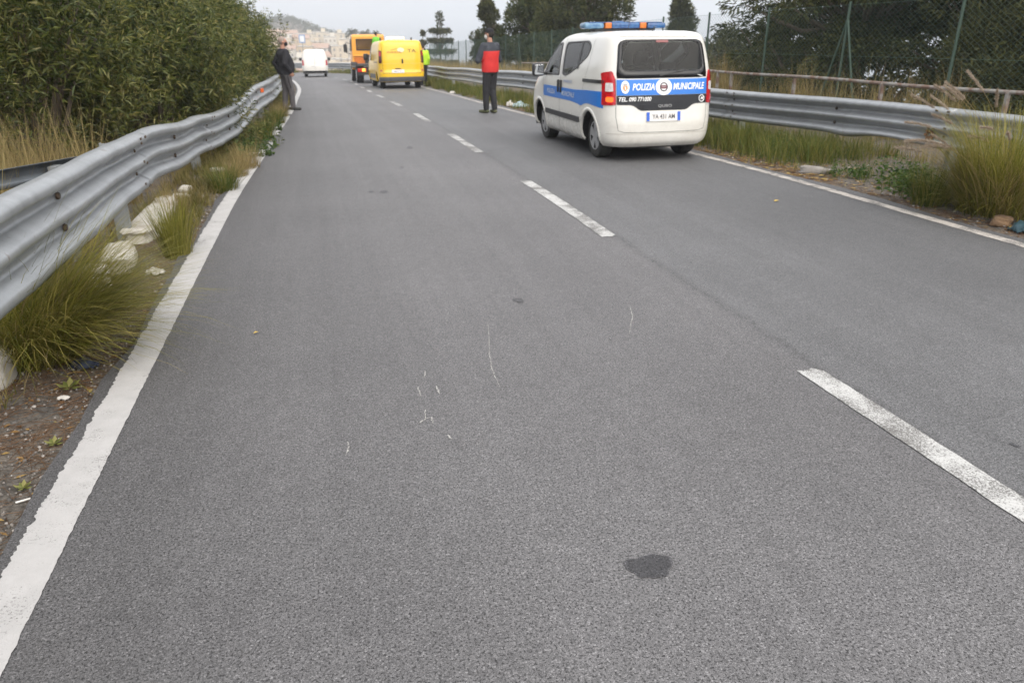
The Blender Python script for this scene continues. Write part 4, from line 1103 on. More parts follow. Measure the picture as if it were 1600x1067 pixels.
# ---- orange recovery truck ahead of the yellow van
def truck():
    t = place('recovery_truck', 'orange tow truck with dark flatbed stopped ahead of the yellow van', -6.62, 40.9, 14.6, .054, 'truck')
    # x forward from the tail, y left
    MB().box((2.3, .40, .62), (5.0, .10, .18)).build('chassis_rail', [BLACKPL], t); MB().box((2.3, -.40, .62), (5.0, .10, .18)).build('chassis_rail', [BLACKPL], t)
    bed = MB().box((2.1, 0, .86), (4.2, 2.05, .10), bev=.01).box((2.1, 1.0, .93), (4.2, .06, .14), bev=.01).box((2.1, -1.0, .93), (4.2, .06, .14), bev=.01).build('flatbed', [mat('dark_bed_steel', (.05, .05, .052), (.08, .07, .065), 9, .65, .3)], t)
    cab = MB()
    prof_ = [(4.50, .75), (4.50, 2.30), (4.62, 2.38), (5.55, 2.38), (5.95, 1.62), (6.10, 1.45), (6.12, .62), (5.75, .55), (4.55, .60)]
    n = len(prof_)
    def side(y, k): return [(x + (0 if x > 5 else (.02 if k else 0)), y*(1 - .075*max(0, (z-1.45)/.93)), z) for x, z in prof_]
    A, B = side(.93, 0), side(-.93, 0)
    cab.add(A + B, [tuple(range(n))[::-1], tuple(range(n, 2*n))] + [(i, (i+1) % n, n+(i+1) % n, n+i) for i in range(n)])
    co = cab.build('cab', [ORANGE], t); co.modifiers.new('soft', 'BEVEL').width = .05
    co.modifiers['soft'].segments = 3
    # rear wall of the cab: window, recessed lower panel, pale step
    wn_ = MB().box((4.492, .02, 1.86), (.03, 1.18, .50), bev=.012).build('rear_window', [GLASS_DARK], t)
    MB().box((4.485, .02, 2.125), (.045, 1.28, .05)).box((4.485, .02, 1.595), (.045, 1.28, .05)).box((4.485, .635, 1.86), (.045, .05, .50)).box((4.485, -.595, 1.86), (.045, .05, .50)).build('window_frame', [BLACKPL], wn_)
    MB().box((4.480, .0, 1.06), (.05, 1.60, .34), bev=.02).build('lower_panel', [mat('painted_shade_orange', (.55, .15, .012), (.50, .13, .012), 3, .5)], t)  # darker copy of the cab orange, shade painted into its colour
    MB().box((4.47, .0, 1.30), (.10, 1.75, .06), bev=.02).build('ledge', [ORANGE], t)
    MB().box((4.44, .25, .80), (.16, 1.50, .22), bev=.03).build('rear_skirt', [mat('pale_grey_paint', (.34, .33, .31), (.28, .27, .26), 6, .6)], t)
    for y in (1, -1):
        MB().box((5.25, y*.915, 1.85), (.80, .03, .62), Matrix.Rotation(y*R(4.5), 3, 'X'), bev=.01).build('door_window', [GLASS_DARK], t)
        MB().tube([(5.72, y*.90, 1.95), (5.78, y*1.14, 1.98), (5.78, y*1.14, 1.45), (5.72, y*.92, 1.40)], .018, 6).box((5.74, y*1.17, 1.70), (.08, .20, .42), bev=.03).build('wing_mirror', [BLACKPL], t)
        MB().box((5.85, y*.72, .80), (.56, .30, .06)).build('step', [BLACKPL], t)
        wheel(t, 5.35, y*.85, .40, .22, spokes=6); wheel(t, 1.15, y*.82, .40, .34, spokes=6)
        MB().box((1.15, y*.82, .84), (1.0, .36, .03), bev=.01).box((.66, y*.82, .58), (.02, .36, .5)).build('mudguard', [BLACKPL], t)
    MB().box((5.82, 0, 2.0), (.03, 1.55, .68), Matrix.Rotation(R(-28), 3, 'Y'), bev=.01).build('windscreen', [GLASS_DARK], t)
    MB().box((4.42, -.2, 1.12), (.12, .9, .46), bev=.02).box((4.36, -.62, 1.5), (.10, .12, 1.4), bev=.01).build('winch_frame', [BLACKPL], t)
    for y in (1, -1):
        l_ = MB().box((.0, y*.78, .62), (.08, .42, .17), bev=.015).build('tail_lamp', [LAMPRED], t)
        MB().box((-.045, y*.70, .63), (.02, .15, .12), bev=.008).build('lit_lens', [LAMPLIT if y > 0 else LAMPRED], l_)
    MB().box((.03, 0, .45), (.08, 1.9, .10), bev=.01).build('rear_bar', [BLACKPL], t)
    return t
truck()
# ------------------------------------------------------------------ vegetation
def unit(v): return v/np.maximum(np.linalg.norm(v, axis=-1, keepdims=True), 1e-9)
def leaves_mesh(name, base, dirv, side, length, width, m, droop=.0, mats=None):
    """narrow folded leaves: base (k,3), direction, sideways vector, length/width (k,)"""
    k = len(base); L = np.asarray(length)[:, None]; W = np.asarray(width)[:, None]
    nrm = unit(np.cross(dirv, side)); side = unit(np.cross(nrm, dirv))
    mid = base + dirv*L*.5 + nrm*L*.05; tip = base + dirv*L - np.array([0, 0, 1])*L*droop
    V = np.stack([base, mid + side*W*.5 + nrm*W*.25, tip, mid - side*W*.5 + nrm*W*.25], 1).reshape(-1, 3)
    i = np.arange(k)*4
    F = np.concatenate([np.stack([i, i+1, i+2], 1), np.stack([i, i+2, i+3], 1)])
    return mesh_np(name, V, F, [m])
def rand_dirs(rg, k, zmin=-1, zmax=1):
    z = rg.uniform(zmin, zmax, k); t = rg.uniform(0, 2*np.pi, k); r = np.sqrt(1-z*z)
    return np.stack([r*np.cos(t), r*np.sin(t), z], 1)

OLEANDER = leaf_mat('oleander_leaves', [(.028, .046, .009), (.064, .090, .018), (.118, .140, .030), (.19, .20, .05), (.31, .27, .09)], .38, .32, .5, patch=.6)
BARK = mat('grey_brown_bark', (.10, .075, .055), (.16, .13, .10), 14, .95, bump=.01)
def oleander_mesh(seed, rx, ry, h, shoots=620, leafscale=1.0):
    rg = np.random.default_rng(seed)
    # shoot tips over a lumpy dome and through its outer third
    d = rand_dirs(rg, shoots, 0, 1.0)
    hz = np.where(rg.uniform(0, 1, shoots) < .30, 1 - .22*rg.uniform(0, 1, shoots)**1.5, rg.uniform(.03, .85, shoots))
    wr = np.where(hz < .5, .86 + .28*hz, np.sqrt(np.maximum(1 - ((hz-.5)/.52)**2.6, .0)))
    az = rg.uniform(0, 6.283, shoots); ph = rg.uniform(0, 6.28, 6)
    lump = 1 + .15*np.sin(3*az+ph[0])*np.cos(5*hz+ph[1]) + .13*np.sin(5*az+ph[2]+6*hz) + .06*np.sin(9*az + 9*hz+ph[3])
    rad = lump*rg.uniform(.70, 1.06, shoots)
    d = unit(np.stack([np.cos(az), np.sin(az), np.clip((hz-.5)*2.2, -.15, 1.2)], 1))
    inn = np.where(hz > .78, np.sqrt(rg.uniform(0, 1, shoots)), 1)
    tip = np.stack([np.cos(az)*rx*rad*wr*inn, np.sin(az)*ry*rad*wr*inn, h*hz*(1 + .08*(lump-1)/.13)], 1)
    sd = unit(np.stack([d[:, 0]*.7, d[:, 1]*.7, .55 + .5*np.maximum(d[:, 2], 0)], 1) + rg.normal(0, .28, (shoots, 3)))
    B = []; DI = []; L = []; W = []
    nw = 6
    for w in range(nw):
        f = w/(nw-1)
        sl = rg.uniform(.28, .46, shoots)[:, None]
        for q in range(4):
            t = rg.uniform(0, 6.28, shoots)
            a = unit(np.cross(sd, np.array([.3, .5, .8]))); b = np.cross(sd, a)
            radial = a*np.cos(t)[:, None] + b*np.sin(t)[:, None]
            up = .35 + .75*f
            dv = unit(radial + sd*up + rg.normal(0, .16, (shoots, 3)))
            B.append(tip - sd*sl*(1-f)); DI.append(dv); L.append(rg.uniform(.085, .150, shoots)*leafscale*(1-.25*(f > .9))); W.append(rg.uniform(.010, .0175, shoots)*leafscale)
    # inner leaves close the gaps
    k2 = shoots*5; dd = rand_dirs(rg, k2, -.6, 1); rr = rg.uniform(.3, .85, k2)
    B.append(np.stack([dd[:, 0]*rx*rr, dd[:, 1]*ry*rr, np.maximum(h*.48 + dd[:, 2]*h*.48*rr, .1)], 1)); DI.append(unit(rand_dirs(rg, k2) + np.array([0, 0, .5]))); L.append(rg.uniform(.11, .18, k2)*leafscale*1.15); W.append(rg.uniform(.022, .034, k2)*leafscale)
    B, DI, L, W = map(np.concatenate, (B, DI, L, W))
    return leaves_mesh('foliage', B, DI, unit(np.cross(DI, rand_dirs(rg, len(B)))), L, W, OLEANDER, .12)
def stems_mesh(seed, rx, ry, h, k=16):
    rnd = random.Random(seed); mb = MB()
    for i in range(k):
        t = rnd.uniform(0, 6.28); r = rnd.uniform(.35, .85); e = (math.cos(t)*rx*r, math.sin(t)*ry*r, h*rnd.uniform(.55, .85))
        b = (math.cos(t)*.25*rnd.random(), math.sin(t)*.25*rnd.random(), -.1)
        mb.tube([b, (b[0]*.5+e[0]*.4, b[1]*.5+e[1]*.4, h*.3), e], [.035, .025, .008], 5)
    return mb.mesh('stem', [BARK])
_ole = [(oleander_mesh(40+i, 1.65, 1.75, h, 1250), stems_mesh(60+i, 1.5, 1.5, h)) for i, h in enumerate((3.25, 3.0, 3.4))]
_olf = [(oleander_mesh(50+i, 1.55, 1.6, h, 800, 1.2), stems_mesh(70+i, 1.4, 1.4, h)) for i, h in enumerate((3.0, 2.8))]
ole_spots = [  # s, n, scale, yaw, mesh, label
    (4.6, -6.0, 1.0, .3, 0, 'leafy oleander bush at the left picture edge behind the loose beam'),
    (6.9, -5.35, 1.05, 2.1, 1, 'broad dark oleander bush standing over the pale dry grass'),
    (9.2, -4.55, 1.0, 4.0, 2, 'oleander bush behind the kink in the left guardrail'),
    (11.3, -3.55, .98, 5.2, 0, 'oleander bush hanging low over the buckled end of the near rail'),
    (13.6, -2.5, .95, 1.2, 1, 'oleander bush whose twigs hide a stretch of the left guardrail'),
    (15.4, -3.0, 1.0, 3.3, 2, 'oleander bush above the orange reflector of the left guardrail'),
    (17.8, -2.85, .98, .9, 3, 'oleander bush just before the man in the black jacket'),
    (20.4, -2.60, 1.0, 2.6, 4, 'oleander bush directly left of the man in the black jacket'),
    (23.4, -2.30, .97, 4.4, 3, 'pale topped oleander bush behind the standing man'),
    (26.4, -2.15, .92, 5.5, 4, 'farthest oleander bush at the right end of the hedge'),
    (5.4, -8.0, 1.15, .5, 0, 'tall oleander in the back row at the left picture edge'),
    (8.6, -7.3, 1.2, 1.9, 2, 'tall oleander in the back row behind the dry grass'),
    (12.0, -6.3, 1.15, 3.7, 1, 'tall oleander in the back row at the middle of the hedge'),
    (15.8, -5.6, 1.1, 5.1, 0, 'tall oleander in the back row near the hedge skyline'),
    (20.5, -5.2, .98, .4, 4, 'oleander in the back row forming the sloping end of the hedge'),
]
for s, n, sc, yaw, k, lab in ole_spots:
    fm, sm = _ole[k] if k < 3 else _olf[k-3]
    t = thing('oleander_bush', lab, 'bush', P(s, n, -.05), (0, 0, yaw), 'oleander hedge on the left'); t.scale = (sc, sc, sc)
    obj('foliage', fm, t, kind='stuff'); obj('stem', sm, t)

# ---- grasses
DRY = leaf_mat('dry_straw_grass', [(.20, .15, .06), (.30, .23, .10), (.40, .31, .15), (.24, .21, .08)], .7, .35, .2, patch=.3)
MIXED = leaf_mat('olive_grass', [(.050, .080, .011), (.09, .122, .019), (.16, .165, .032), (.28, .225, .07)], .6, .35, .25, patch=.5)
GREEN = leaf_mat('green_grass', [(.035, .070, .014), (.055, .095, .02), (.09, .12, .03), (.15, .15, .05)], .55, .35, .3, patch=.4)
FOUNT = leaf_mat('fountain_grass', [(.10, .115, .015), (.175, .175, .026), (.26, .24, .045), (.37, .31, .09)], .55, .35, .3, patch=.3)
def blades(rg, base, h, lean, bend, width, segs=4, yaw=None):
    """arching tapered blades. base (k,3); h, lean, bend, width arrays (k,)"""
    k = len(base); t = rg.uniform(0, 6.28, k) if yaw is None else yaw
    out = np.stack([np.cos(t), np.sin(t), np.zeros(k)], 1); sd = np.stack([-np.sin(t), np.cos(t), np.zeros(k)], 1)
    V = []
    for i in range(segs+1):
        f = i/segs; a = lean + bend*f
        # integrate the arc
        if i == 0: c = base.copy()
        else:
            am = lean + bend*(f - .5/segs)
            c = c + (out*np.sin(am)[:, None] + np.array([0, 0, 1])*np.cos(am)[:, None])*(h/segs)[:, None]
        w = (width*(1 - f**1.6)*.5 + .0002)[:, None]
        V += [c - sd*w, c + sd*w] if i < segs else [c]
    n = 2*segs + 1; V = np.stack(V, 1).reshape(-1, 3); b = np.arange(k)*n
    Q = [np.stack([b+2*i, b+2*i+1, b+2*i+3, b+2*i+2], 1) for i in range(segs-1)]
    T = np.stack([b+2*segs-2, b+2*segs-1, b+2*segs], 1)
    return V, Q, T
def grass_mesh(name, m, *parts):
    Vs = []; Qs = []; Ts = []; o = 0
    for V, Q, T in parts:
        Vs.append(V); Qs += [q + o for q in Q]; Ts.append(T + o); o += len(V)
    return mesh_np(name, np.concatenate(Vs), [np.concatenate(Qs), np.concatenate(Ts)], [m])
def tuft(rg, k, r, h, lean, bend, w, yaw=None, aim=None):
    a = rg.uniform(0, 6.28, k); q = r*np.sqrt(rg.uniform(0, 1, k))
    base = np.stack([q*np.cos(a), q*np.sin(a), np.full(k, -.02)], 1)
    t = a + rg.normal(0, .5, k)
    if aim is not None: t = np.where(rg.uniform(0, 1, k) < aim[1], aim[0] + rg.normal(0, .75, k), t)
    return blades(rg, base, rg.uniform(h*.55, h*1.08, k), np.abs(rg.normal(lean, .16, k)), rg.uniform(bend*.5, bend*1.3, k), rg.uniform(w*.6, w*1.2, k), 5, t)
def grass_thing(name, label, cat, s, n, mesh, group=None, yaw=0, sc=1.0, part='blades'):
    t = thing(name, label, cat, P(s, n), (0, 0, yaw), group); t.scale = (sc, sc, sc)
    obj(part, mesh, t, kind='stuff'); return t
rg = np.random.default_rng(11)
to_road = math.atan2(NY, NX)          # world direction of +n
# near-left fountain grass combed out over the edge line
big = grass_mesh('blades', FOUNT, tuft(rg, 2600, .24, 1.02, .55, 1.1, .0055, aim=(to_road + .1, .78)), tuft(rg, 900, .22, .72, .35, 1.2, .0055))
grass_thing('fountain_grass', 'large olive fountain grass tuft under the near left guardrail, blades reaching the white line', 'grass tuft', 4.45, -1.62, big, 'fountain grass tufts')
up = grass_mesh('blades', FOUNT, tuft(rg, 520, .10, .56, .10, .42, .0055))
grass_thing('fountain_grass', 'upright olive grass tuft beside the white kerb stone on the left verge', 'grass tuft', 6.62, -1.20, up, 'fountain grass tufts')
sm_ = grass_mesh('blades', MIXED, tuft(rg, 380, .14, .42, .22, .7, .006))
dr_ = grass_mesh('blades', DRY, tuft(rg, 380, .16, .44, .18, .55, .005))
gr0 = grass_mesh('blades', GREEN, tuft(rg, 260, .26, .36, .35, .8, .006))
WEED = leaf_mat('broad_weed_leaves', [(.026, .066, .010), (.045, .10, .015), (.08, .14, .024), (.15, .18, .04)], .5, .35, .35, patch=.4)
def weed_mesh(seed, r, h, stems=34):
    r_ = np.random.default_rng(seed); B = []; DI = []; L = []
    for i in range(stems):
        a = r_.uniform(0, 6.28); q = r*math.sqrt(r_.uniform(0, 1)); hh = h*r_.uniform(.4, 1.15)*(1.1 - .5*q/r); le = r_.normal(0, .25, 2)
        for j in range(16):
            f = r_.uniform(.1, 1); p = np.array([q*math.cos(a) + le[0]*f*hh, q*math.sin(a) + le[1]*f*hh, hh*f]); t = r_.uniform(0, 6.28)
            B.append(p); DI.append((math.cos(t), math.sin(t), r_.uniform(-.1, .9))); L.append(r_.uniform(.03, .065)*(1.2-.5*f))
    B, DI, L = np.array(B), unit(np.array(DI)), np.array(L)
    return leaves_mesh('leaves', B, DI, unit(np.cross(DI, rand_dirs(r_, len(B)))), L, L*r_.uniform(.35, .6, len(B)), WEED, .15)
gr_ = weed_mesh(5, .30, .34); gr2_ = weed_mesh(6, .26, .28, 26)
for s, n, me, sc, lab in [
    (9.6, -1.12, sm_, 1.0, 'olive grass tuft beside the rubble on the left verge'), (11.3, -.98, dr_, 1.0, 'straw coloured tuft at the edge line before the weeds'),
    (8.2, -1.45, dr_, .8, 'thin dry tuft beyond the white kerb stone'), (10.6, -1.05, dr_, .8, 'small straw tuft between rubble and edge line'),
    (12.6, -1.0, gr_, 1.1, 'green weed tuft spreading over the broken edge line'), (13.6, -.98, gr_, 1.2, 'green weeds below the gap in the left guardrail'),
    (14.8, -.95, sm_, 1.2, 'olive weeds beside the left edge line past the gap'), (16.2, -.9, gr2_, 1.1, 'low weeds under the reflector of the left guardrail'),
    (17.6, -.82, sm_, 1.1, 'verge weeds two paces before the man in the black jacket'), (19.4, -.8, dr_, 1.0, 'dry weeds right behind the heels of the man in the black jacket'),
]:
    grass_thing('weed_tuft', lab, 'grass tuft', s, n, me, 'weeds on the left verge', rg.uniform(0, 6), sc)
# right-hand fountain grass with feathery plumes
PLUME = leaf_mat('pale_plume', [(.38, .30, .22), (.50, .41, .32), (.60, .51, .42)], .8, .4, .15, patch=.2)
bigR = grass_mesh('blades', FOUNT, tuft(rg, 2300, .34, 1.15, .16, .85, .0065), tuft(rg, 1100, .36, .8, .55, 1.1, .006, aim=(to_road + math.pi, .5)))
fg = grass_thing('fountain_grass', 'tall fountain grass with pale feathery plumes at the right picture edge', 'grass tuft', 6.15, 6.35, bigR, 'fountain grass tufts')
dl_ = grass_mesh('dry_blades', DRY, tuft(rg, 520, .22, .85, .6, 1.0, .005, aim=(to_road + .1, .6)))
obj('dry_blades', dl_, [o for o in bpy.data.objects if o.name == 'fountain_grass'][0], kind='stuff')
obj('dry_blades', grass_mesh('dry_blades', DRY, tuft(rg, 900, .36, 1.0, .35, 1.0, .006)), fg, kind='stuff')
def plume(stem_h, az, lean, bend, L=.24):
    pts = []; c = Vector((0, 0, 0)); k = 14
    for i in range(k+1):
        pts.append(c.copy()); f = i/k; a = lean + bend*f**1.5
        c = c + Vector((math.cos(az)*math.sin(a), math.sin(az)*math.sin(a), math.cos(a)))*stem_h/k
    mb = MB().tube(pts, .0016, 4); B = []; DI = []; 
    for i in range(460):
        f = 1 - rg.uniform(0, 1)*L/stem_h; q = f*k; j = min(int(q), k-1); p = pts[j].lerp(pts[j+1], q-j); d = (pts[j+1]-pts[j]).normalized()
        B.append(p); DI.append(d*1.1)
    B = np.array([tuple(p) for p in B]); DI = unit(np.array([tuple(p) for p in DI]) + rg.normal(0, .36, (460, 3)))
    me1 = mb.mesh('plume_stem', [DRY]); me2 = leaves_mesh('plume', B, DI, unit(np.cross(DI, rand_dirs(rg, 460))), rg.uniform(.02, .042, 460), np.full(460, .003), PLUME)
    return me1, me2
for i in range(20):
    az = to_road + math.pi + rg.normal(-.3, .6); h = rg.uniform(1.0, 1.5)
    a_, b_ = plume(h, az, rg.uniform(.15, .75), rg.uniform(.6, 1.5))
    p = obj('plume_stem', a_, fg); p.location = (rg.uniform(-.15, .15), rg.uniform(-.15, .15), .0); obj('plume', b_, p)
for s, n, me, sc, lab in [
    (7.7, 6.55, gr_, 1.15, 'bright green weeds at the foot of the near right guardrail post'), (7.1, 6.15, gr2_, 1.3, 'green weeds in front of the plumed grass on the right'),
    (8.3, 6.2, gr_, .8, 'small green weed patch beside the grey stone on the right verge'), (6.7, 6.0, sm_, 1.2, 'olive grass spilling towards the right edge line under the plumes'),
    (9.6, 6.55, sm_, 1.0, 'olive tuft under the bent lower edge of the right guardrail'), (10.4, 6.6, gr2_, 1.1, 'green tuft right of the police car, nearest to the open gap'),
    (11.2, 6.35, sm_, 1.2, 'grass tuft behind the police car at the right verge'), (11.9, 6.1, gr0, 1.1, 'grass tuft tucked behind the right rear wheel of the police car'),
    (12.8, 6.0, sm_, 1.1, 'grass tuft half hidden by the police car'),
]:
    grass_thing('weed_tuft', lab, 'grass tuft', s, n, me, 'weeds on the right verge', rg.uniform(0, 6), sc)

def scatter(name, label, m, boxes, seed, kw=None):
    """boxes: (s0, s1, nfun0, nfun1, count, height, lean, bend, width)"""
    r_ = np.random.default_rng(seed); parts = []
    for s0, s1, n0, n1, k, h, ln, bd, w in boxes:
        # clumped positions
        kc = max(4, k//26); cs = r_.uniform(s0, s1, kc); cn = r_.uniform(0, 1, kc); pick = r_.integers(0, kc, k)
        s = np.clip(cs[pick] + r_.normal(0, .10, k), s0-.3, s1+.3); f = cn[pick] + r_.normal(0, .05, k)
        a0 = np.array([n0(q) if callable(n0) else n0 for q in s]); a1 = np.array([n1(q) if callable(n1) else n1 for q in s])
        n = a0 + (a1-a0)*f
        base = np.stack([DX*s+NX*n, DY*s+NY*n, G(s, n)-.02], 1)
        hh = h*r_.uniform(.5, 1.25, kc)[pick]*r_.uniform(.6, 1.1, k)
        parts.append(blades(r_, base, hh, np.abs(r_.normal(ln, .18, k)), r_.uniform(bd*.4, bd*1.3, k), r_.uniform(w*.6, w*1.2, k), 4))
    o = obj(name, grass_mesh(name, m, *parts), kind='stuff'); o['label'] = label; o['category'] = 'grass'
    return o
scatter('dry_grass', 'pale dry grass standing behind the left guardrail', DRY, [
    (3, 9.5, -3.6, -1.95, 9000, .72, .12, .5, .006), (3.5, 8.8, -3.7, -2.2, 10500, 1.1, .10, .45, .006), (9, 14, -2.6, -1.7, 900, .4, .15, .5, .006)], 21)
VERGE = leaf_mat('parched_verge_grass', [(.085, .095, .02), (.16, .145, .04), (.25, .20, .075), (.34, .27, .12)], .65, .35, .2, patch=.4)
scatter('verge_grass', 'short parched grass and weeds on the left verge', VERGE, [
    (7.5, 14, -1.75, lambda s: n_left(s)-.2, 6500, .24, .25, .7, .006), (14, 30, lambda s: r_left(s)-.1, lambda s: n_left(s)-.12, 5200, .26, .25, .7, .009), (3, 7.5, -1.9, -1.5, 350, .14, .3, .7, .006)], 22)
scatter('verge_grass', 'olive grass strip under the right guardrail beyond the police car', MIXED, [
    (9.2, 16, lambda s: n_right(s)+.45, lambda s: r_right(s)+.5, 14000, .40, .2, .6, .007), (16, 34, lambda s: n_right(s)+.3, lambda s: r_right(s)+.5, 9500, .36, .2, .6, .010), (34, 80, lambda s: n_right(s)+.3, lambda s: r_right(s)+.6, 8000, .42, .2, .6, .02),
    (4, 9.2, 6.0, 7.6, 2600, .20, .3, .7, .006)], 23)
scatter('dry_grass', 'tall straw grass along the foot of the mesh fence', DRY, [
    (6, 22, 8.7, 10.4, 3800, .62, .12, .5, .007), (22, 75, 7.6, 11.5, 12000, .95, .12, .5, .016), (10, 14.5, 8.7, 9.6, 1300, 1.1, .12, .5, .007), (17, 24, 8.8, 10, 1600, 1.2, .1, .4, .009), (4, 11, 7.6, 8.6, 900, .3, .2, .6, .006)], 24)
CANE = mat('dead_cane', (.24, .16, .075), (.32, .24, .12), 8, .85)
for i, (s, n, h, dx, dy, lab) in enumerate([(6.6, -2.75, 1.05, .16, .05, 'tall pale cut cane leaning right in the dry grass'), (6.5, -2.82, .95, .10, .12, 'second cane close beside the tallest pale cane'), (5.2, -3.0, .85, -.10, .1, 'bent brown cane at the left picture edge'), (6.0, -3.05, .80, -.06, .05, 'short dry cane between the bent cane and the tall canes')]):
    o = MB().tube([(0, 0, -.1), (dx*.3, dy*.3, h*.45), (dx, dy, h)], [.012, .011, .007], 6).build('dead_cane', [CANE], loc=P(s, n)); tag(o, lab, 'cane', 'dead canes in the dry grass')

# ---- trees
def tree(name, label, cat_, s, n, crown_m, trunk_pts, trunk_r, clumps, leaf, seed, group='trees beyond the fence', base_z=None):
    """clumps: (x, y, z, rx, ry, rz, count, (dir)) relative to the base"""
    x, y = XY(s, n); z = float(G(s, n)) if base_z is None else base_z
    t = thing(name, label, cat_, (x, y, z - .1), (0, 0, 0), group); rg = np.random.default_rng(seed); rnd = random.Random(seed)
    mb = MB(); k = len(trunk_pts)
    mb.tube(trunk_pts, [trunk_r*(1 - .8*i/(k-1)) for i in range(k)], 8)
    tp = [Vector(p) for p in trunk_pts]
    B = []; DI = []; L = []; W = []
    for c in clumps:
        cx, cy, cz, rx, ry, rz, cnt = c[:7]; dv0 = np.array(c[7] if len(c) > 7 else (0, 0, .3))
        # limb from the nearest lower trunk point
        low = [p for p in tp if p.z <= cz] or [tp[0]]; b = low[-1]
        e = Vector((cx, cy, cz)); mid = b.lerp(e, .5) + Vector((0, 0, -.12*(e-b).length))
        if (e-b).length > .3: mb.tube([b, mid, e], [trunk_r*.28, trunk_r*.18, trunk_r*.05], 5)
        u = rand_dirs(rg, cnt); q = rg.uniform(.25, 1, cnt)**.45
        p = np.stack([cx + u[:, 0]*rx*q, cy + u[:, 1]*ry*q, cz + u[:, 2]*rz*q], 1)
        B.append(p); DI.append(unit(u*np.array([1, 1, .6])*.8 + dv0 + rg.normal(0, .45, (cnt, 3)))); L.append(rg.uniform(.6, 1.25, cnt)*leaf[0]); W.append(rg.uniform(.7, 1.2, cnt)*leaf[1])
    mb.build('trunk', [BARK], t, smooth=True)
    B, DI, L, W = map(np.concatenate, (B, DI, L, W))
    obj('crown', leaves_mesh('crown', B, DI, unit(np.cross(DI, rand_dirs(rg, len(B)))), L, W, crown_m, .1), t, kind='stuff')
    return t
CYP = leaf_mat('cypress_foliage', [(.022, .028, .010), (.046, .054, .017), (.08, .086, .027), (.125, .12, .04)], .7, .2, .25, patch=.7, pscale=1.2)
PINE = leaf_mat('pine_foliage', [(.016, .024, .010), (.036, .048, .016), (.068, .078, .025), (.11, .108, .034)], .65, .22, .25, patch=.7, pscale=.8)
BUSHG = leaf_mat('mid_green_foliage', [(.025, .040, .010), (.045, .066, .016), (.075, .092, .024), (.11, .11, .032)], .6, .25, .3, patch=.6, pscale=.8)
def bough_tree_clumps(seed, z0, z1, rmax, boughs, per, dens, leafdir=-.15, cone=.25, droop=.25):
    """horizontal boughs carrying flat drooping pads, gaps between them"""
    rnd = random.Random(seed); out = []
    for i in range(boughs):
        f = (i + rnd.random())/boughs; z = z0 + (z1-z0)*f; az = rnd.uniform(0, 6.28); R_ = rmax*(1 - cone*f)*rnd.uniform(.65, 1.1)
        for j in range(per):
            g = (j+1)/per; a = az + rnd.uniform(-.22, .22)
            out.append((math.cos(a)*R_*g, math.sin(a)*R_*g, z - droop*R_*g*g + rnd.uniform(-.15, .15), R_*.20+.12, R_*.20+.12, .20+.05*rnd.random(), int(dens*(1.2-.4*g)), (math.cos(a)*.5, math.sin(a)*.5, leafdir)))
    return out
def cone_clumps(seed, h, r, k, cnt, z0=.3, top=.15, lean=(0, 0)):
    rnd = random.Random(seed); out = []
    for i in range(k):
        f = rnd.random(); z = z0 + (h-z0)*f; rr = (r*(1-f)**.6*(1-top) + r*top)*rnd.uniform(.4, 1.0); a = rnd.uniform(0, 6.28)
        out.append((math.cos(a)*rr + lean[0]*f, math.sin(a)*rr + lean[1]*f, z, r*.28, r*.28, r*.40, cnt, (0, 0, .9)))
    return out
tree('conifer_tree', 'big dark conifer with drooping boughs and sky gaps behind the braced fence post', 'tree', 17.9, 13.0, PINE,
     [(0, 0, -.5), (.1, 0, 2), (0, .1, 4.5), (.1, .1, 7)], .26, bough_tree_clumps(3, -.8, 6.6, 3.5, 70, 4, 270, -.25), (.17, .04), 101)
tree('conifer_tree', 'dark conifer with ragged boughs in front of the densest cypress', 'tree', 14.8, 14.6, PINE,
     [(0, 0, -.5), (0, 0, 2), (.2, .1, 4.5), (.1, .1, 7)], .24, bough_tree_clumps(4, -.4, 6.8, 3.0, 64, 4, 280, -.2), (.17, .04), 102)
tree('cypress_tree', 'dense olive cypress filling the upper right corner behind the fence', 'tree', 12.0, 13.2, CYP,
     [(0, 0, -.5), (0, 0, 3), (0, 0, 6.5)], .2, cone_clumps(5, 7.2, 1.9, 130, 420, -.6, .6), (.17, .036), 103)
tree('cypress_tree', 'cypress at the far right edge behind the plumed grass', 'tree', 9.2, 13.3, CYP,
     [(0, 0, -.5), (0, 0, 3), (0, 0, 6)], .2, cone_clumps(6, 6.8, 1.8, 120, 420, -.6, .6), (.17, .036), 104)
tree('cypress_tree', 'shadowed cypress between the two big conifers', 'tree', 14.0, 17.5, CYP,
     [(0, 0, -.5), (0, 0, 3), (0, 0, 7.5)], .2, cone_clumps(7, 9.0, 2.3, 100, 340, .0, .6), (.2, .05), 105)

def blob_clumps(seed, h, r, k, cnt, z0=.5):
    rnd = random.Random(seed); out = []
    for i in range(k):
        f = rnd.random(); z = z0 + (h-z0)*f; rr = r*math.sqrt(max(.05, 1 - (2*f-.85)**2/1.4))*rnd.uniform(.2, 1); a = rnd.uniform(0, 6.28)
        out.append((math.cos(a)*rr, math.sin(a)*rr, z, r*.30, r*.30, r*.26, cnt, (0, 0, .4)))
    return out
tree('pine_tree', 'broad dark pine cut off by the top of the picture above the police car', 'tree', 38.5, 13.0, PINE, [(0, 0, -.5), (0, 0, 3), (.2, 0, 6)], .22, blob_clumps(31, 6.2, 2.35, 85, 300, .6), (.26, .06), 111)
tree('broadleaf_tree', 'mid green bushy tree left of the broad pine', 'tree', 46.0, 12.3, BUSHG, [(0, 0, -.5), (0, 0, 2.5), (.1, 0, 4)], .16, blob_clumps(32, 4.3, 1.85, 60, 260, .4), (.26, .07), 112)
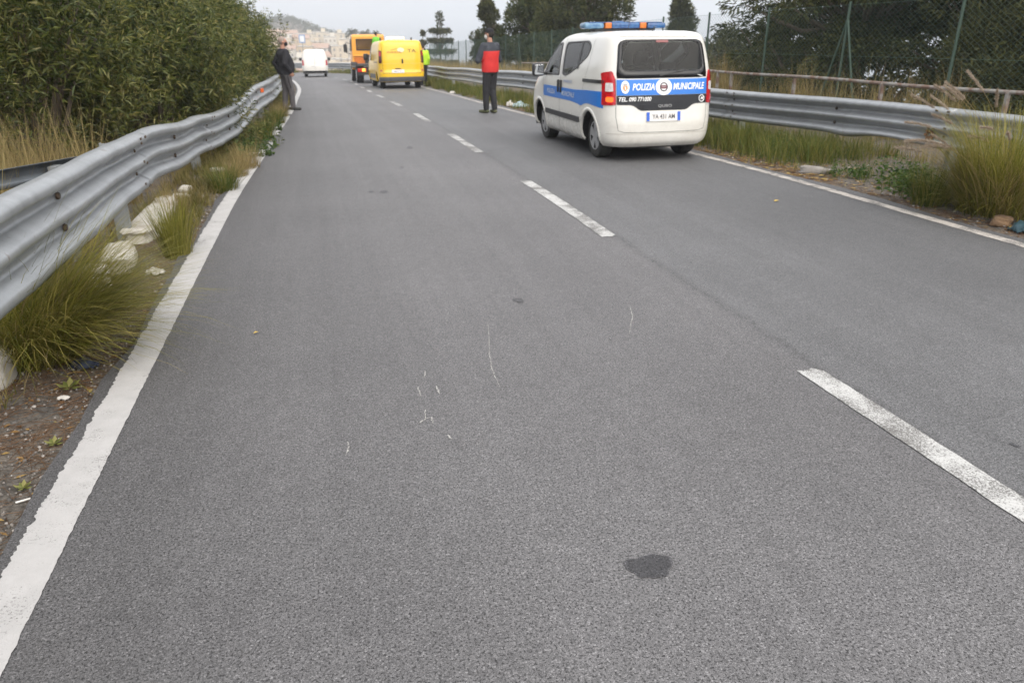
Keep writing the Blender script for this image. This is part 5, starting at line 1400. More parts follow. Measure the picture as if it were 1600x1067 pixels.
tree('pine_tree', 'dark ragged pine behind the mid green bushy tree', 'tree', 52.0, 14.2, PINE, [(0, 0, -.5), (0, 0, 3), (-.6, 0, 6)], .18, bough_tree_clumps(33, 2.0, 6.4, 2.0, 18, 3, 200, .1), (.28, .07), 113)
tree('cypress_tree', 'leaning ragged cypress just above the head of the officer in red', 'tree', 51.0, 11.6, CYP, [(0, 0, -.5), (-.1, 0, 2), (-.7, 0, 4.3)], .14, cone_clumps(34, 4.5, .85, 40, 240, .6, .45, (-.75, -.2)), (.25, .06), 114)
tree('broadleaf_tree', 'low round dark tree left of the officer in red', 'tree', 59.0, 12.2, PINE, [(0, 0, -.5), (0, 0, 1.5), (0, 0, 2.6)], .14, blob_clumps(35, 2.9, 1.25, 34, 240, .4), (.25, .06), 115)
tree('cypress_tree', 'pointed cypress showing above the roof bar of the police car', 'tree', 55.0, 25.5, PINE, [(0, 0, -.5), (0, 0, 6), (0, 0, 9.5)], .2, cone_clumps(36, 10.4, 1.6, 70, 240, 3, .2), (.32, .08), 116)
tree('broadleaf_tree', 'dark rounded tree between police car and the first fence post', 'tree', 46.0, 24.5, PINE, [(0, 0, -.5), (0, 0, 4), (0, 0, 6.5)], .2, blob_clumps(37, 7.6, 2.4, 60, 260, 2), (.32, .08), 117)
tree('broadleaf_tree', 'dark shrubby tree low behind the fence right of the broad pine', 'tree', 38.2, 11.9, PINE, [(0, 0, -.5), (0, 0, 1.5), (0, 0, 2.6)], .14, blob_clumps(38, 2.4, 1.5, 36, 260, .3), (.24, .06), 118)
tree('broadleaf_tree', 'olive shrubby tree low behind the fence below the bushy tree', 'tree', 42.0, 12.6, BUSHG, [(0, 0, -.5), (0, 0, 1.2), (0, 0, 2.2)], .14, blob_clumps(39, 2.4, 1.6, 40, 240, .3), (.24, .06), 119)
tree('broadleaf_tree', 'dark shrub crown behind the fence at the foot of the cypresses', 'tree', 12.2, 11.9, CYP, [(0, 0, -.5), (0, 0, .8), (0, 0, 1.5)], .12, blob_clumps(41, 1.7, 1.2, 40, 260, .1), (.16, .04), 121)
tree('broadleaf_tree', 'dark leafy tree filling the gap just right of the police car', 'tree', 23.5, 14.6, PINE, [(0, 0, -.5), (0, 0, 2.0), (0, 0, 4)], .16, bough_tree_clumps(42, -.6, 3.4, 1.4, 26, 4, 160, -.2), (.2, .05), 125)
# tiered Norfolk pine and a slim cypress on the slope below
cl = []
for z, r in ((1.2, 2.1), (2.5, 1.95), (3.8, 1.6), (5.0, 1.35), (6.1, 1.0)):
    for k in range(7):
        a = k*.9 + z
        for g in (.45, .8, 1.0): cl.append((math.cos(a)*r*g, math.sin(a)*r*g, z + .10*g, .30, .30, .20, 60, (0, 0, .8)))
cl += [(0, 0, 7.6, .35, .35, .7, 160, (0, 0, 1)), (0, 0, 6.8, .3, .3, .4, 60)]
zt = 1.6 - 100*.0053
tree('norfolk_pine', 'tiered pine with a knobbed top rising alone against the sea', 'tree', 99.2, 15.2, PINE, [(0, 0, -3), (0, 0, 4), (0, 0, 8.0)], .16, cl, (.4, .12), 122, base_z=zt - 8.2)
tree('broadleaf_tree', 'low dark tree at the foot of the tiered pine', 'tree', 101.0, 14.0, PINE, [(0, 0, -3), (0, 0, 1), (0, 0, 2)], .16, blob_clumps(43, 2.4, 2.6, 36, 200, .0), (.4, .12), 123, base_z=zt - 8.1)
tree('cypress_tree', 'slim dark cypress beside the roof of the yellow van', 'tree', 94.7, 12.5, CYP, [(0, 0, -3), (0, 0, 2), (0, 0, 4)], .12, cone_clumps(44, 4.8, .42, 30, 160, -2, .3), (.35, .09), 124, base_z=-5.7)
# ------------------------------------------------------------------ people
SKIN = mat('skin', (.50, .27, .19), (.45, .23, .16), 12, .55)
def remesh(mb, name, m, voxel=.012, smooth=3):
    me = mb.mesh(name, [m]); o = bpy.data.objects.new(name, me); C.objects.link(o)
    r = o.modifiers.new('r', 'REMESH'); r.mode = 'VOXEL'; r.voxel_size = voxel; r.use_smooth_shade = True
    sm = o.modifiers.new('s', 'SMOOTH'); sm.iterations = smooth; sm.factor = .5
    dg = bpy.context.evaluated_depsgraph_get(); out = bpy.data.meshes.new_from_object(o.evaluated_get(dg))
    bpy.data.objects.remove(o); out.name = name; out.materials.clear(); out.materials.append(m)
    out.polygons.foreach_set('use_smooth', [True]*len(out.polygons)); return out
def ball(mb, c, r):
    bm = bmesh.new(); bmesh.ops.create_uvsphere(bm, u_segments=14, v_segments=9, radius=1)
    rr = r if hasattr(r, '__len__') else (r, r, r)
    for v in bm.verts: v.co = Vector((v.co.x*rr[0], v.co.y*rr[1], v.co.z*rr[2]))
    mb.bm(bm, c); return mb
def limb(mb, pts, rad):
    mb.tube(pts, rad, 12)
    for p, r in zip(pts, rad): ball(mb, p, r*.995)
    return mb
def loft(mb, rows, k=22):
    V = []; 
    for z, cx, cy, rx, ry in rows:
        for j in range(k):
            t = 2*math.pi*j/k; V.append((cx + rx*math.cos(t), cy + ry*math.sin(t), z))
    F = [(i*k+j, i*k+(j+1) % k, (i+1)*k+(j+1) % k, (i+1)*k+j) for i in range(len(rows)-1) for j in range(k)]
    F += [tuple(range(k))[::-1], tuple((len(rows)-1)*k+j for j in range(k))]
    mb.add(V, F); return mb
def person(label, loc, facing, J, jacket, trousers, shoes, head_turn=0.0, hair=None, cap=None, mask=None, belly=0.0, extra=None, scale=1.0, group='people on the road', bulk=1.0, panel_m=None):
    """local: faces +y, x to its right. J: shoulder/elbow/wrist/hip/knee/ankle per side"""
    p = thing('person', label, 'person', loc, (0, 0, math.atan2(facing[1], facing[0]) - math.pi/2), group); p.scale = (scale,)*3
    b = MB()
    loft(b, [(.86, 0, 0, .12, .09), (.95, 0, 0, .165, .115), (1.08, 0, .005, .15, .105), (1.25, 0, .01, .17, .115), (1.38, 0, 0, .17, .105), (1.45, 0, -.01, .10, .08), (1.49, 0, -.005, .06, .06)])
    limb(b, [(0, -.005, 1.45), (0, .01, 1.56)], [.058, .055])
    # head with face
    ht = Matrix.Rotation(head_turn, 3, 'Z'); hc = Vector((0, .02, 1.655))
    def H(v): return tuple(hc + ht @ Vector(v))
    ball(b, H((0, -.005, .02)), (.077, .096, .100)); ball(b, H((0, .025, -.05)), (.058, .066, .070)); ball(b, H((0, .060, -.085)), (.034, .030, .030))
    limb(b, [H((0, .086, .015)), H((0, .112, -.025))], [.012, .016])            # nose
    for sg in (1, -1): ball(b, H((sg*.078, -.005, -.005)), (.012, .022, .034)); ball(b, H((sg*.032, .085, .030)), (.020, .014, .010))
    ball(b, H((0, .085, -.060)), (.026, .016, .010))
    for sg in (1, -1):
        q = J[sg]
        limb(b, [q['sh'], q['el'], q['wr']], [.055, .042, .030])
        limb(b, [q['hip'], q['kn'], q['an']], [.085, .058, .040])
        # hand: palm, four fingers, thumb
        w = Vector(q['wr']); d = (w - Vector(q['el'])).normalized(); d = (d + Vector(q.get('hd', (0, 0, 0)))).normalized()
        n_ = Vector(q.get('palm', (-sg, 0, 0))); n_ = (n_ - d*n_.dot(d)).normalized(); sd = d.cross(n_).normalized()
        pc = w + d*.05; V0 = [w + sd*.025, w - sd*.025]
        for k, o in enumerate((-.030, -.010, .010, .030)):
            limb(b, [w + sd*o*.7, w + d*.09 + sd*o], [.014, .012])
            L = (.060, .075, .070, .055)[k]; r0 = w + d*.09 + sd*o
            r1 = r0 + (d*.9 + n_*.35).normalized()*L*.5; r2 = r1 + (d*.55 + n_*.8).normalized()*L*.5
            limb(b, [r0, r1, r2], [.0105, .0095, .008])
        th = w + d*.03 + sd*.03*(-1); limb(b, [th, th - sd*.03 + d*.03 + n_*.01, th - sd*.035 + d*.062 + n_*.022], [.013, .011, .009])
    body = obj('body', remesh(b, 'body', SKIN, .0075, 2), p)
    for sg in (1, -1):
        MB().lathe([(.0, .0035), (.006, .002), (.008, 0)], 8, 'y').build('eye', [mat('eye_dark', (.02, .015, .012), None, rough=.2)], body, loc=H((sg*.032, .0975, .030)), rot=(0, 0, head_turn))
    j = MB(); B_ = bulk
    loft(j, [(.88, 0, belly*.3, .185*B_, .145*B_), (.98, 0, belly*.6, .19*B_, .15*B_ + belly*.5), (1.12, 0, belly*.8, .185*B_, .145*B_ + belly*.6), (1.28, 0, belly*.3, .198*B_, .145*B_ + belly*.2), (1.38, 0, 0, .195*B_, .130*B_), (1.45, 0, -.01, .13, .095), (1.50, 0, -.005, .078, .078)])
    for sg in (1, -1):
        q = J[sg]; w = Vector(q['wr']); e = Vector(q['el'])
        limb(j, [q['sh'], q['el'], tuple(e.lerp(w, .97))], [.080*B_, .064*B_, .046*B_])
    jk = obj('jacket', remesh(j, 'jacket', jacket, .013, 4), p)
    if panel_m:   # second cloth colour on chest and back below the yoke
        me = jk.data; me.materials.append(panel_m)
        for f in me.polygons:
            c = f.center
            if .80 < c.z < 1.315 and abs(c.x) < .205*B_ and (c.y < .09): f.material_index = 1
    for sg in (1, -1):
        limb_j = MB()
    t = MB(); loft(t, [(.84, 0, 0, .15, .11), (.93, 0, 0, .175, .128), (1.0, 0, 0, .165, .12)])
    for sg in (1, -1):
        q = J[sg]; limb(t, [q['hip'], q['kn'], tuple(Vector(q['an']) + Vector((0, 0, .01)))], [.105, .080, .066])
    obj('trousers', remesh(t, 'trousers', trousers, .012, 3), p)
    for sg in (1, -1):
        q = J[sg]; a = Vector(q['an']); fd = Vector((sg*.25, 1, 0)).normalized(); fd = Vector(q.get('foot', fd))
        s_ = MB(); limb(s_, [tuple(a), tuple(a + Vector((0, 0, -.04)))], [.048, .048])
        ball(s_, a + Vector((0, 0, -.055)) - fd*.03, (.045, .055, .038)); limb(s_, [tuple(a + Vector((0, 0, -.058)) + fd*.02), tuple(a + Vector((0, 0, -.066)) + fd*.17)], [.042, .034])
        me = remesh(s_, 'shoe', shoes, .009, 2)
        for v in me.vertices: v.co.z = max(v.co.z, a.z - .10)
        obj('shoe', me, p)
    if hair:
        h = MB(); ball(h, H((0, -.018, .028)), (.083, .098, .104))
        me = remesh(h, 'hair', hair, .009, 1)
        bm = bmesh.new(); bm.from_mesh(me)
        inv = ht.inverted()
        dl = [f for f in bm.faces if (inv @ (f.calc_center_median() - hc)).y > .045 or ((inv @ (f.calc_center_median() - hc)).z < -.02 and (inv @ (f.calc_center_median() - hc)).y > -.03)]
        bmesh.ops.delete(bm, geom=dl, context='FACES'); bm.to_mesh(me); bm.free(); obj('hair', me, body)
    if cap:
        c = MB(); ball(c, H((0, -.005, .055)), (.090, .108, .082))
        me = remesh(c, 'cap', cap, .009, 1); bm = bmesh.new(); bm.from_mesh(me)
        bmesh.ops.delete(bm, geom=[f for f in bm.faces if f.calc_center_median().z < hc.z + .045], context='FACES'); bm.to_mesh(me); bm.free()
        co = obj('cap', me, p)
        V = []; k = 12
        for i in range(k+1):
            t_ = math.pi*i/k - math.pi/2
            V += [H((.078*math.sin(t_), .085*math.cos(t_)*.9 + .01, .052)), H((.085*math.sin(t_), .10 + .075*math.cos(t_), .035))]
        o = obj('peak', mesh_np('peak', V, [(2*i, 2*i+1, 2*i+3, 2*i+2) for i in range(k)], [cap]), co); o.modifiers.new('t', 'SOLIDIFY').thickness = .006
    if mask:
        c = MB(); ball(c, H((0, .048, -.048)), (.067, .072, .060)); me = remesh(c, 'face_mask', mask, .008, 1)
        bm = bmesh.new(); bm.from_mesh(me); inv = ht.inverted()
        bmesh.ops.delete(bm, geom=[f for f in bm.faces if (inv @ (f.calc_center_median()-hc)).y < .022], context='FACES'); bm.to_mesh(me); bm.free(); obj('face_mask', me, p)
    return p
BLACKJ = mat('black_jacket_cloth', (.010, .010, .014), (.020, .020, .026), 6, .85, bump=.012, bscale=9)
GREYT = mat('grey_tracksuit_cloth', (.11, .10, .105), (.085, .08, .085), 7, .9, bump=.012, bscale=8)
BLACKT = mat('black_trouser_cloth', (.018, .018, .022), (.03, .03, .034), 6, .9, bump=.012, bscale=8)
REDJ = mat('red_jacket_cloth', (.68, .035, .03), (.58, .025, .025), 6, .75, bump=.012, bscale=9)
SLATE = mat('slate_jacket_cloth', (.035, .04, .052), (.05, .055, .068), 6, .85, bump=.01, bscale=9)
LIME = mat('lime_safety_cloth', (.45, .72, .03), (.38, .64, .03), 6, .7, bump=.012, bscale=9)
LIMEG = mat('green_safety_cloth', (.20, .62, .05), (.16, .55, .05), 6, .7, bump=.012, bscale=9)
BLACKS = mat('black_shoe_leather', (.015, .015, .015), (.03, .028, .025), 10, .6)
OLIVES = mat('olive_boot_leather', (.06, .07, .03), (.10, .10, .05), 10, .75)
WHITEM = mat('white_face_mask', (.75, .74, .70), (.70, .68, .64), 8, .9)
BLACKM = mat('black_face_mask', (.015, .015, .018), None, rough=.9)
GREYH = mat('short_grey_hair', (.26, .20, .17), (.34, .28, .24), 60, .8)
def stand(spread=.10, step=0.0):
    J = {}
    for sg in (1, -1):
        st = step*sg
        J[sg] = dict(sh=(sg*.175, 0, 1.41), el=(sg*.245, -.03, 1.14), wr=(sg*.235, .06, .90), hip=(sg*.088, 0, .90), kn=(sg*(spread+.005), .03 + st*.5, .50), an=(sg*spread, st, .10), hd=(0, .1, -.4), palm=(-sg, .2, 0))
    return J
# the man at the left edge line
J = stand(.095, .0)
J[1]['kn'] = (.09, .08, .50); J[1]['an'] = (.08, .09, .10); J[-1]['kn'] = (-.10, .0, .49); J[-1]['an'] = (-.09, -.06, .10)
J[-1]['el'] = (-.27, -.14, 1.15); J[-1]['wr'] = (-.21, -.06, .90); J[1]['el'] = (.27, -.10, 1.15); J[1]['wr'] = (.22, .06, .95)
x, y = -5.66, 20.62
man = person('man in black jacket and grey track trousers standing on the left edge line', (x, y, on_road(x, y)), (.80, .60), J, BLACKJ, GREYT, BLACKS, head_turn=-.25, hair=GREYH, mask=BLACKM, belly=.07, scale=.98, bulk=1.12)
# dark side stripe on his trousers
for sg in (1,):
    q = J[sg]; a, b = Vector(q['hip']), Vector(q['kn'])
    MB().tube([a + Vector((.095, -.02, .02)), a.lerp(b, .5) + Vector((.088, -.03, 0)), b + Vector((.072, -.03, .06))], .014, 6).build('side_stripe', [BLACKT], man)
# the officer
J = stand(.085, .0)
J[1]['kn'] = (.085, .03, .50); J[1]['an'] = (.075, -.05, .10); J[-1]['kn'] = (-.08, .06, .50); J[-1]['an'] = (-.07, .07, .10)
for sg in (1, -1): J[sg]['el'] = (sg*.30, .05, 1.13); J[sg]['wr'] = (sg*.11, .27, 1.15); J[sg]['hd'] = (-sg*.3, .2, 0); J[sg]['palm'] = (0, 0, -1)
x, y = -.50, 19.0
off = person('officer in red and dark jacket, cap and white mask, looking down at his hands', (x, y, on_road(x, y)), (-.66, .75), J, SLATE, BLACKT, OLIVES, head_turn=.35, hair=mat('dark_hair', (.03, .025, .02), None, rough=.8), cap=mat('black_cap_cloth', (.012, .012, .016), None, rough=.9), mask=WHITEM, scale=1.04, bulk=1.10, panel_m=REDJ)
pad = MB().box((0, 0, 0), (.11, .15, .012), bev=.003).build('phone', [GLOSSBLACK])
pad.parent = None
_m = Matrix.Translation(off.location) @ off.rotation_euler.to_matrix().to_4x4() @ Matrix.Scale(1.04, 4)
pad.matrix_world = _m @ Matrix.Translation((0, .33, 1.155)) @ Matrix.Rotation(.4, 4, 'X')
tag(pad, 'small dark pad held in the hands of the officer in red', 'pad')
# recovery workers in safety jackets
x, y = -3.95, 36.9
person('worker in lime safety jacket standing at the right side of the yellow van', (x, y, on_road(x, y)), (-.2, 1), stand(.09, .03), LIME, BLACKT, BLACKS, hair=mat('dark_hair', (.03, .025, .02)), scale=.99, bulk=1.2)
tb = [o for o in bpy.data.objects if o.name.startswith('recovery_truck')][0]
Mx = Matrix.Translation(tb.location) @ tb.rotation_euler.to_matrix().to_4x4()
w = Mx @ Vector((3.85, -.36, .915))
person('worker in green safety jacket standing on the bed of the orange truck', tuple(w), (.6, .8), stand(.09, .02), LIMEG, BLACKT, BLACKS, hair=mat('dark_hair', (.03, .025, .02)), scale=.88, bulk=1.1)
# ------------------------------------------------------------------ town on the hillside, far coast, signs
WALLS = [('cream', mat('cream_render', (.62, .54, .41), (.54, .47, .35), .4, .9)), ('ochre', mat('ochre_render', (.56, .43, .27), (.48, .37, .24), .4, .9)), ('peach', mat('peach_render', (.60, .45, .34), (.52, .39, .30), .4, .9)),
         ('white', mat('chalky_render', (.66, .62, .54), (.58, .54, .47), .4, .9)), ('pink', mat('pink_render', (.52, .36, .30), (.46, .32, .27), .4, .9)), ('sand', mat('sand_render', (.60, .51, .38), (.52, .44, .33), .4, .9))]
TILE = mat('terracotta_tiles', (.34, .22, .16), (.42, .29, .22), 1.5, .9)
FLAT = mat('pale_flat_roof', (.45, .42, .37), (.38, .35, .31), .6, .9)
PANE = mat('dark_window_pane', (.14, .14, .14), (.18, .17, .16), 2, .4)
SHUT = mat('brown_shutter', (.26, .20, .15), (.30, .24, .18), 2, .8)
ORD = ['first', 'second', 'third', 'fourth', 'fifth', 'sixth', 'seventh', 'eighth', 'ninth', 'tenth']
rnd = random.Random(77)
rowname = ['lowest', 'second lowest', 'middle', 'second highest', 'highest']
for ri, (s0, n0, n1, k) in enumerate([(352, -20, 44, 6), (408, -24, 40, 6), (462, -26, 38, 7), (520, -28, 36, 7), (574, -30, 24, 5)]):
    for c in range(k):
        n = n0 + (n1-n0)*(c+.5)/k + rnd.uniform(-1.5, 1.5); s = s0 + rnd.uniform(-9, 9)
        cname, wm = WALLS[rnd.choice([0, 0, 0, 1, 5, 5, 3, 4] if ri < 2 else [0, 0, 5, 5, 3, 1])]
        W_, D_, Hh = (n1-n0)/k*rnd.uniform(.78, 1.08), rnd.uniform(9, 12), rnd.choice([4.6, 5.6, 6.2, 6.6])
        gable = rnd.random() < .45
        t = thing('town_house', f"{cname} {'tiled-roof' if gable else 'flat-roofed'} house, {ORD[c]} from the left in the {rowname[ri]} row of the hillside town", 'house', P(s, n), (0, 0, ROAD_YAW - math.pi/2 + rnd.uniform(-.2, .2)), 'houses of the hillside town')
        MB().box((0, 0, Hh/2 - 3), (W_, D_, Hh + 6)).build('wall', [wm], t)
        if gable:
            V = [(-W_/2-.4, -D_/2-.4, Hh), (W_/2+.4, -D_/2-.4, Hh), (W_/2+.4, D_/2+.4, Hh), (-W_/2-.4, D_/2+.4, Hh), (-W_/2-.4, 0, Hh+2.1), (W_/2+.4, 0, Hh+2.1)]
            MB().add(V, [(0, 1, 5, 4), (2, 3, 4, 5), (1, 2, 5), (3, 0, 4), (3, 2, 1, 0)]).build('roof', [TILE], t)
        else:
            ro = MB().box((0, 0, Hh + .15), (W_ + .5, D_ + .5, .3)).build('roof', [FLAT], t)
            MB().box((W_*.2, 1.5, Hh + 1.2), (2.6, 2.6, 2.2)).build('stair_head', [wm], ro)
        fl = 2
        for f in range(fl):
            for q in range(3):
                xx = -W_/2 + W_*(q+.5)/3; zz = 1.6 + f*2.9
                wi = MB().box((xx, -D_/2 - .03, zz), (.95, .12, 1.3)).build('window', [SHUT if rnd.random() < .5 else PANE], t)
# scrub on the hill above the town and between the houses
rg = np.random.default_rng(91)
SCRUB = leaf_mat('far_scrub', [(.035, .045, .018), (.06, .07, .028), (.095, .10, .04)], .8, .2, .1, patch=.5, pscale=.05)
k = 340; s = np.concatenate([rg.uniform(585, 690, 240), rg.uniform(340, 585, 100)]); n = np.concatenate([rg.uniform(-60, 34, 240), rg.uniform(-30, 70, 100)])
Bc = np.stack([DX*s+NX*n, DY*s+NY*n, G(s, n)], 1); cnt = 90
rad = np.concatenate([rg.uniform(2.0, 4.5, 240), rg.uniform(1.2, 2.6, 100)])
u = rand_dirs(rg, k*cnt, -.2, 1)*np.repeat(rad, cnt)[:, None]*rg.uniform(.5, 1, k*cnt)[:, None]
Bp = np.repeat(Bc, cnt, 0) + u; Dd = unit(u + rg.normal(0, 1.5, u.shape))
o = obj('hillside_scrub', leaves_mesh('hillside_scrub', Bp, Dd, unit(np.cross(Dd, rand_dirs(rg, len(Bp)))), rg.uniform(.7, 1.5, len(Bp)), rg.uniform(.4, .8, len(Bp)), SCRUB), kind='stuff')
o['label'] = 'olive green scrub on the hill above the town'; o['category'] = 'scrub'
# palms at the right end of the town
for i, (s, n, h, lab) in enumerate([(330, 16.5, 13, 'leftmost round-headed palm above the orange truck'), (330, 21.5, 12.5, 'middle round-headed palm above the orange truck'), (332, 26.0, 12.2, 'rightmost round-headed palm above the orange truck')]):
    zb = 1.6 - 330*(.0265 + .0015*i) - h
    r_ = np.random.default_rng(200+i); fr = 46; d = rand_dirs(r_, fr, -.5, .9)
    t = thing('palm_tree', lab, 'palm', (*XY(s, n), zb), (0, 0, 0), 'palms above the truck')
    MB().tube([(0, 0, -8), (.1, 0, h*.5), (0, 0, h)], [.35, .28, .22], 8).build('trunk', [BARK], t)
    B = np.repeat(np.array([[0, 0, h]]), fr*14, 0) + np.repeat(d, 14, 0)*np.tile(np.linspace(.2, 2.4, 14), fr)[:, None] - np.array([0, 0, 1])*np.tile(np.linspace(0, 1, 14)**2*.9, fr)[:, None]
    Dd = unit(np.repeat(d, 14, 0) + r_.normal(0, .7, B.shape))
    obj('crown', leaves_mesh('crown', B, Dd, unit(np.cross(Dd, rand_dirs(r_, len(B)))), np.full(len(B), .8), np.full(len(B), .18), SCRUB, .2), t, kind='stuff')
# far coast across the water
V = []; F = []
for i in range(80):
    f = i/79; az = R(90) + R(44) - R(38)*f; hgt = (70 + 60*math.sin(f*7.0)*.5 + 40*math.sin(f*17+1) + 30*math.sin(f*33))*.45*(1 - f)**.7 + 8
    for rr, hh in ((7800, -70), (8200, hgt - 60 + 20), (9800, -70)):
        V.append((rr*math.cos(az), rr*math.sin(az), hh))
for i in range(79):
    for j in range(2): b_ = i*3+j; F.append((b_, b_+3, b_+4, b_+1))
obj('coast_hills', mesh_np('coast_hills', V, F, [mat('far_hillside', (.10, .11, .07), (.16, .15, .10), .004, .95)], smooth=True), kind='structure')
# signs
SIGNB = mat('blue_sign', (.02, .10, .40), None, rough=.4); SIGNW = mat('white_sign', (.70, .72, .74), None, rough=.4)
def sign(label, s, n, z, w, h, m, round_=False):
    t = thing('road_sign', label, 'sign', PR(s, n, -.1), (0, 0, ROAD_YAW - math.pi/2), 'road signs')
    MB().tube([(0, .03, -.3), (0, .03, z + h/2)], .03, 8).build('pole', [GALV_DULL], t)
    mb = MB()
    if round_: mb.lathe([(0, -.012), (w/2, -.012), (w/2, .012), (0, .012)], 28, 'y', (0, 0, z))
    else: mb.box((0, 0, z), (w, .02, h), bev=.004)
    pl = mb.build('sign_plate', [m], t)
    return t, pl
t, pl = sign('round blue sign sticking out above the far end of the hedge', 47.0, -2.75, 2.65, .50, .50, SIGNB, True)
MB().lathe([(.20, -.016), (.235, -.016)], 28, 'y', (0, 0, 2.65)).build('white_rim', [SIGNW], t)
t, pl = sign('square blue and white sign above the roof of the white van', 78.0, -.6, 2.95, .55, .70, mat('pale_blue_sign', (.22, .32, .52), None, rough=.5))
MB().box((0, -.013, 2.95), (.40, .006, .52)).build('white_panel', [SIGNW], pl)

# ------------------------------------------------------------------ stones and litter
WHITEST = mat('whitewashed_stone', (.60, .57, .52), (.40, .36, .30), 5, .9, bump=.01, bscale=26, contrast=(.45, .7))
GREYST = mat('grey_stone', (.30, .28, .26), (.20, .18, .16), 6, .95, bump=.012, bscale=22)
BROWNST = mat('tan_stone', (.20, .125, .07), (.12, .075, .045), 14, .95, bump=.02, bscale=30)
def rock(name, label, cat, s, n, size, m, seed, yaw=0., tilt=0., sink=.3, group=None, sq_=.62):
    bm = bmesh.new(); bmesh.ops.create_icosphere(bm, subdivisions=4, radius=1); ph = np.random.default_rng(seed).uniform(0, 6.28, 9)
    for v in bm.verts:
        c = v.co; sq = Vector([math.copysign(abs(q)**sq_, q) for q in c])
        r = 1 + .10*math.sin(3*c.x+ph[0])*math.sin(2.6*c.y+ph[1]) + .07*math.sin(5*c.z+ph[2]+3*c.x) + .035*math.sin(9*c.x+ph[3])*math.sin(8*c.y+ph[4]) + .02*math.sin(17*c.z+ph[5]+13*c.y)
        v.co = Vector((sq.x*size[0]*r, sq.y*size[1]*r, sq.z*size[2]*r))
    o = MB().bm(bm).build(name, [m], loc=P(s, n, size[2]*(1-2*sink)), rot=(tilt, 0, yaw), smooth=True); tag(o, label, cat, group); return o
rock('kerb_stone', 'long whitewashed kerb stone lying under the left guardrail', 'kerb stone', 7.75, -1.56, (.74, .12, .10), WHITEST, 1, ROAD_YAW - .02, 0, .30, 'whitewashed stones on the left verge', .36)
rock('kerb_stone', 'short broken whitewashed kerb piece before the long kerb stone', 'kerb stone', 6.35, -1.57, (.26, .11, .09), WHITEST, 12, ROAD_YAW + .12, 0, .34, 'whitewashed stones on the left verge', .38)
rock('kerb_stone', 'stubby whitewashed stone showing through the big fountain grass', 'kerb stone', 5.75, -1.60, (.17, .10, .10), WHITEST, 2, ROAD_YAW + .3, 0, .2, 'whitewashed stones on the left verge')
rock('kerb_stone', 'whitewashed stone cut by the left picture edge below the grass tuft', 'kerb stone', 4.12, -1.72, (.17, .10, .10), WHITEST, 3, ROAD_YAW, 0, .2, 'whitewashed stones on the left verge')
rock('stone', 'small white stone just beyond the long kerb stone', 'stone', 9.05, -1.50, (.09, .07, .05), WHITEST, 4, .4, 0, .25, 'whitewashed stones on the left verge')
rock('stone', 'white stone pair member farther along under the left rail', 'stone', 9.5, -1.52, (.08, .06, .05), WHITEST, 5, 1.4, 0, .25, 'whitewashed stones on the left verge')
rock('stone', 'pale rubble stone in the grass beside the left edge line', 'stone', 11.0, -1.32, (.11, .09, .05), WHITEST, 6, 2.4, 0, .25, 'whitewashed stones on the left verge')
rock('stone', 'tan broken stone below the plumed grass on the right', 'stone', 5.75, 5.98, (.13, .08, .05), BROWNST, 7, .9, .1, .36)
rock('stone', 'grey stone lying on the right verge behind the edge line', 'stone', 8.75, 6.05, (.20, .11, .06), GREYST, 8, 2.5, .15, .42)
def crumple(name, label, cat, s, n, size, m, seed, yaw=0., amp=.3, lift=.0):
    k = 11; rg = np.random.default_rng(seed); V = []; ph = rg.uniform(0, 6.28, 6)
    for i in range(k):
        for j in range(k):
            u, v = i/(k-1)*2-1, j/(k-1)*2-1; r = 1 - .18*abs(u*v) + .08*math.sin(5*u+ph[0]) 
            z = size[2]*((1-u*u)*(1-v*v)*.9 + amp*math.sin(6*u+ph[1])*math.sin(5*v+ph[2]) + amp*.5*math.sin(13*u+9*v+ph[3])) + .012
            V.append((u*size[0]*r + .1*size[0]*math.sin(4*v+ph[4]), v*size[1]*r, max(z, .006)))
    F = [(i*k+j, (i+1)*k+j, (i+1)*k+j+1, i*k+j+1) for i in range(k-1) for j in range(k-1)]
    o = obj(name, mesh_np(name, V, F, [m], smooth=False), None, P(s, n, lift), (0, 0, yaw)); o.modifiers.new('t', 'SOLIDIFY').thickness = .003
    tag(o, label, cat, 'litter on the verges'); return o
crumple('plastic_bag', 'dark blue-green plastic bag by the right edge line at the picture edge', 'plastic bag', 5.45, 5.98, (.17, .11, .09), mat('blue_green_plastic', (.03, .07, .09), (.05, .10, .12), 9, .4), 1)
crumple('plastic_bag', 'dark navy rag under the big fountain grass on the left', 'rag', 4.25, -1.33, (.08, .05, .035), mat('navy_cloth', (.015, .02, .04), (.03, .04, .07), 12, .8), 2)
crumple('wrapper', 'pink crumpled wrapper on the soil at the left edge', 'wrapper', 3.75, -1.62, (.045, .03, .02), mat('pink_plastic', (.55, .16, .26), (.65, .35, .42), 25, .5), 3)
crumple('paper_scrap', 'torn white paper beside the upright grass tuft', 'paper', 6.1, -1.28, (.075, .05, .035), mat('dirty_paper', (.60, .57, .53), (.48, .45, .41), 20, .9), 4)
crumple('paper_scrap', 'white paper scrap on the soil below the navy rag', 'paper', 3.82, -1.32, (.03, .018, .012), _mc['dirty_paper'], 5)
crumple('paper_scrap', 'white litter lying on the left edge line at the weeds', 'paper', 12.85, -.93, (.12, .09, .05), _mc['dirty_paper'], 6)
crumple('plastic_bottle', 'pale blue flattened plastic container at the right verge before the police car', 'plastic container', 20.3, n_right(20.3)+.55, (.22, .13, .12), mat('pale_blue_plastic', (.38, .52, .58), (.48, .60, .64), 9, .3), 7)
crumple('paper_scrap', 'white scrap on the right verge beside the pale blue container', 'paper', 20.7, n_right(20.7)+.40, (.10, .10, .12), _mc['dirty_paper'], 8)
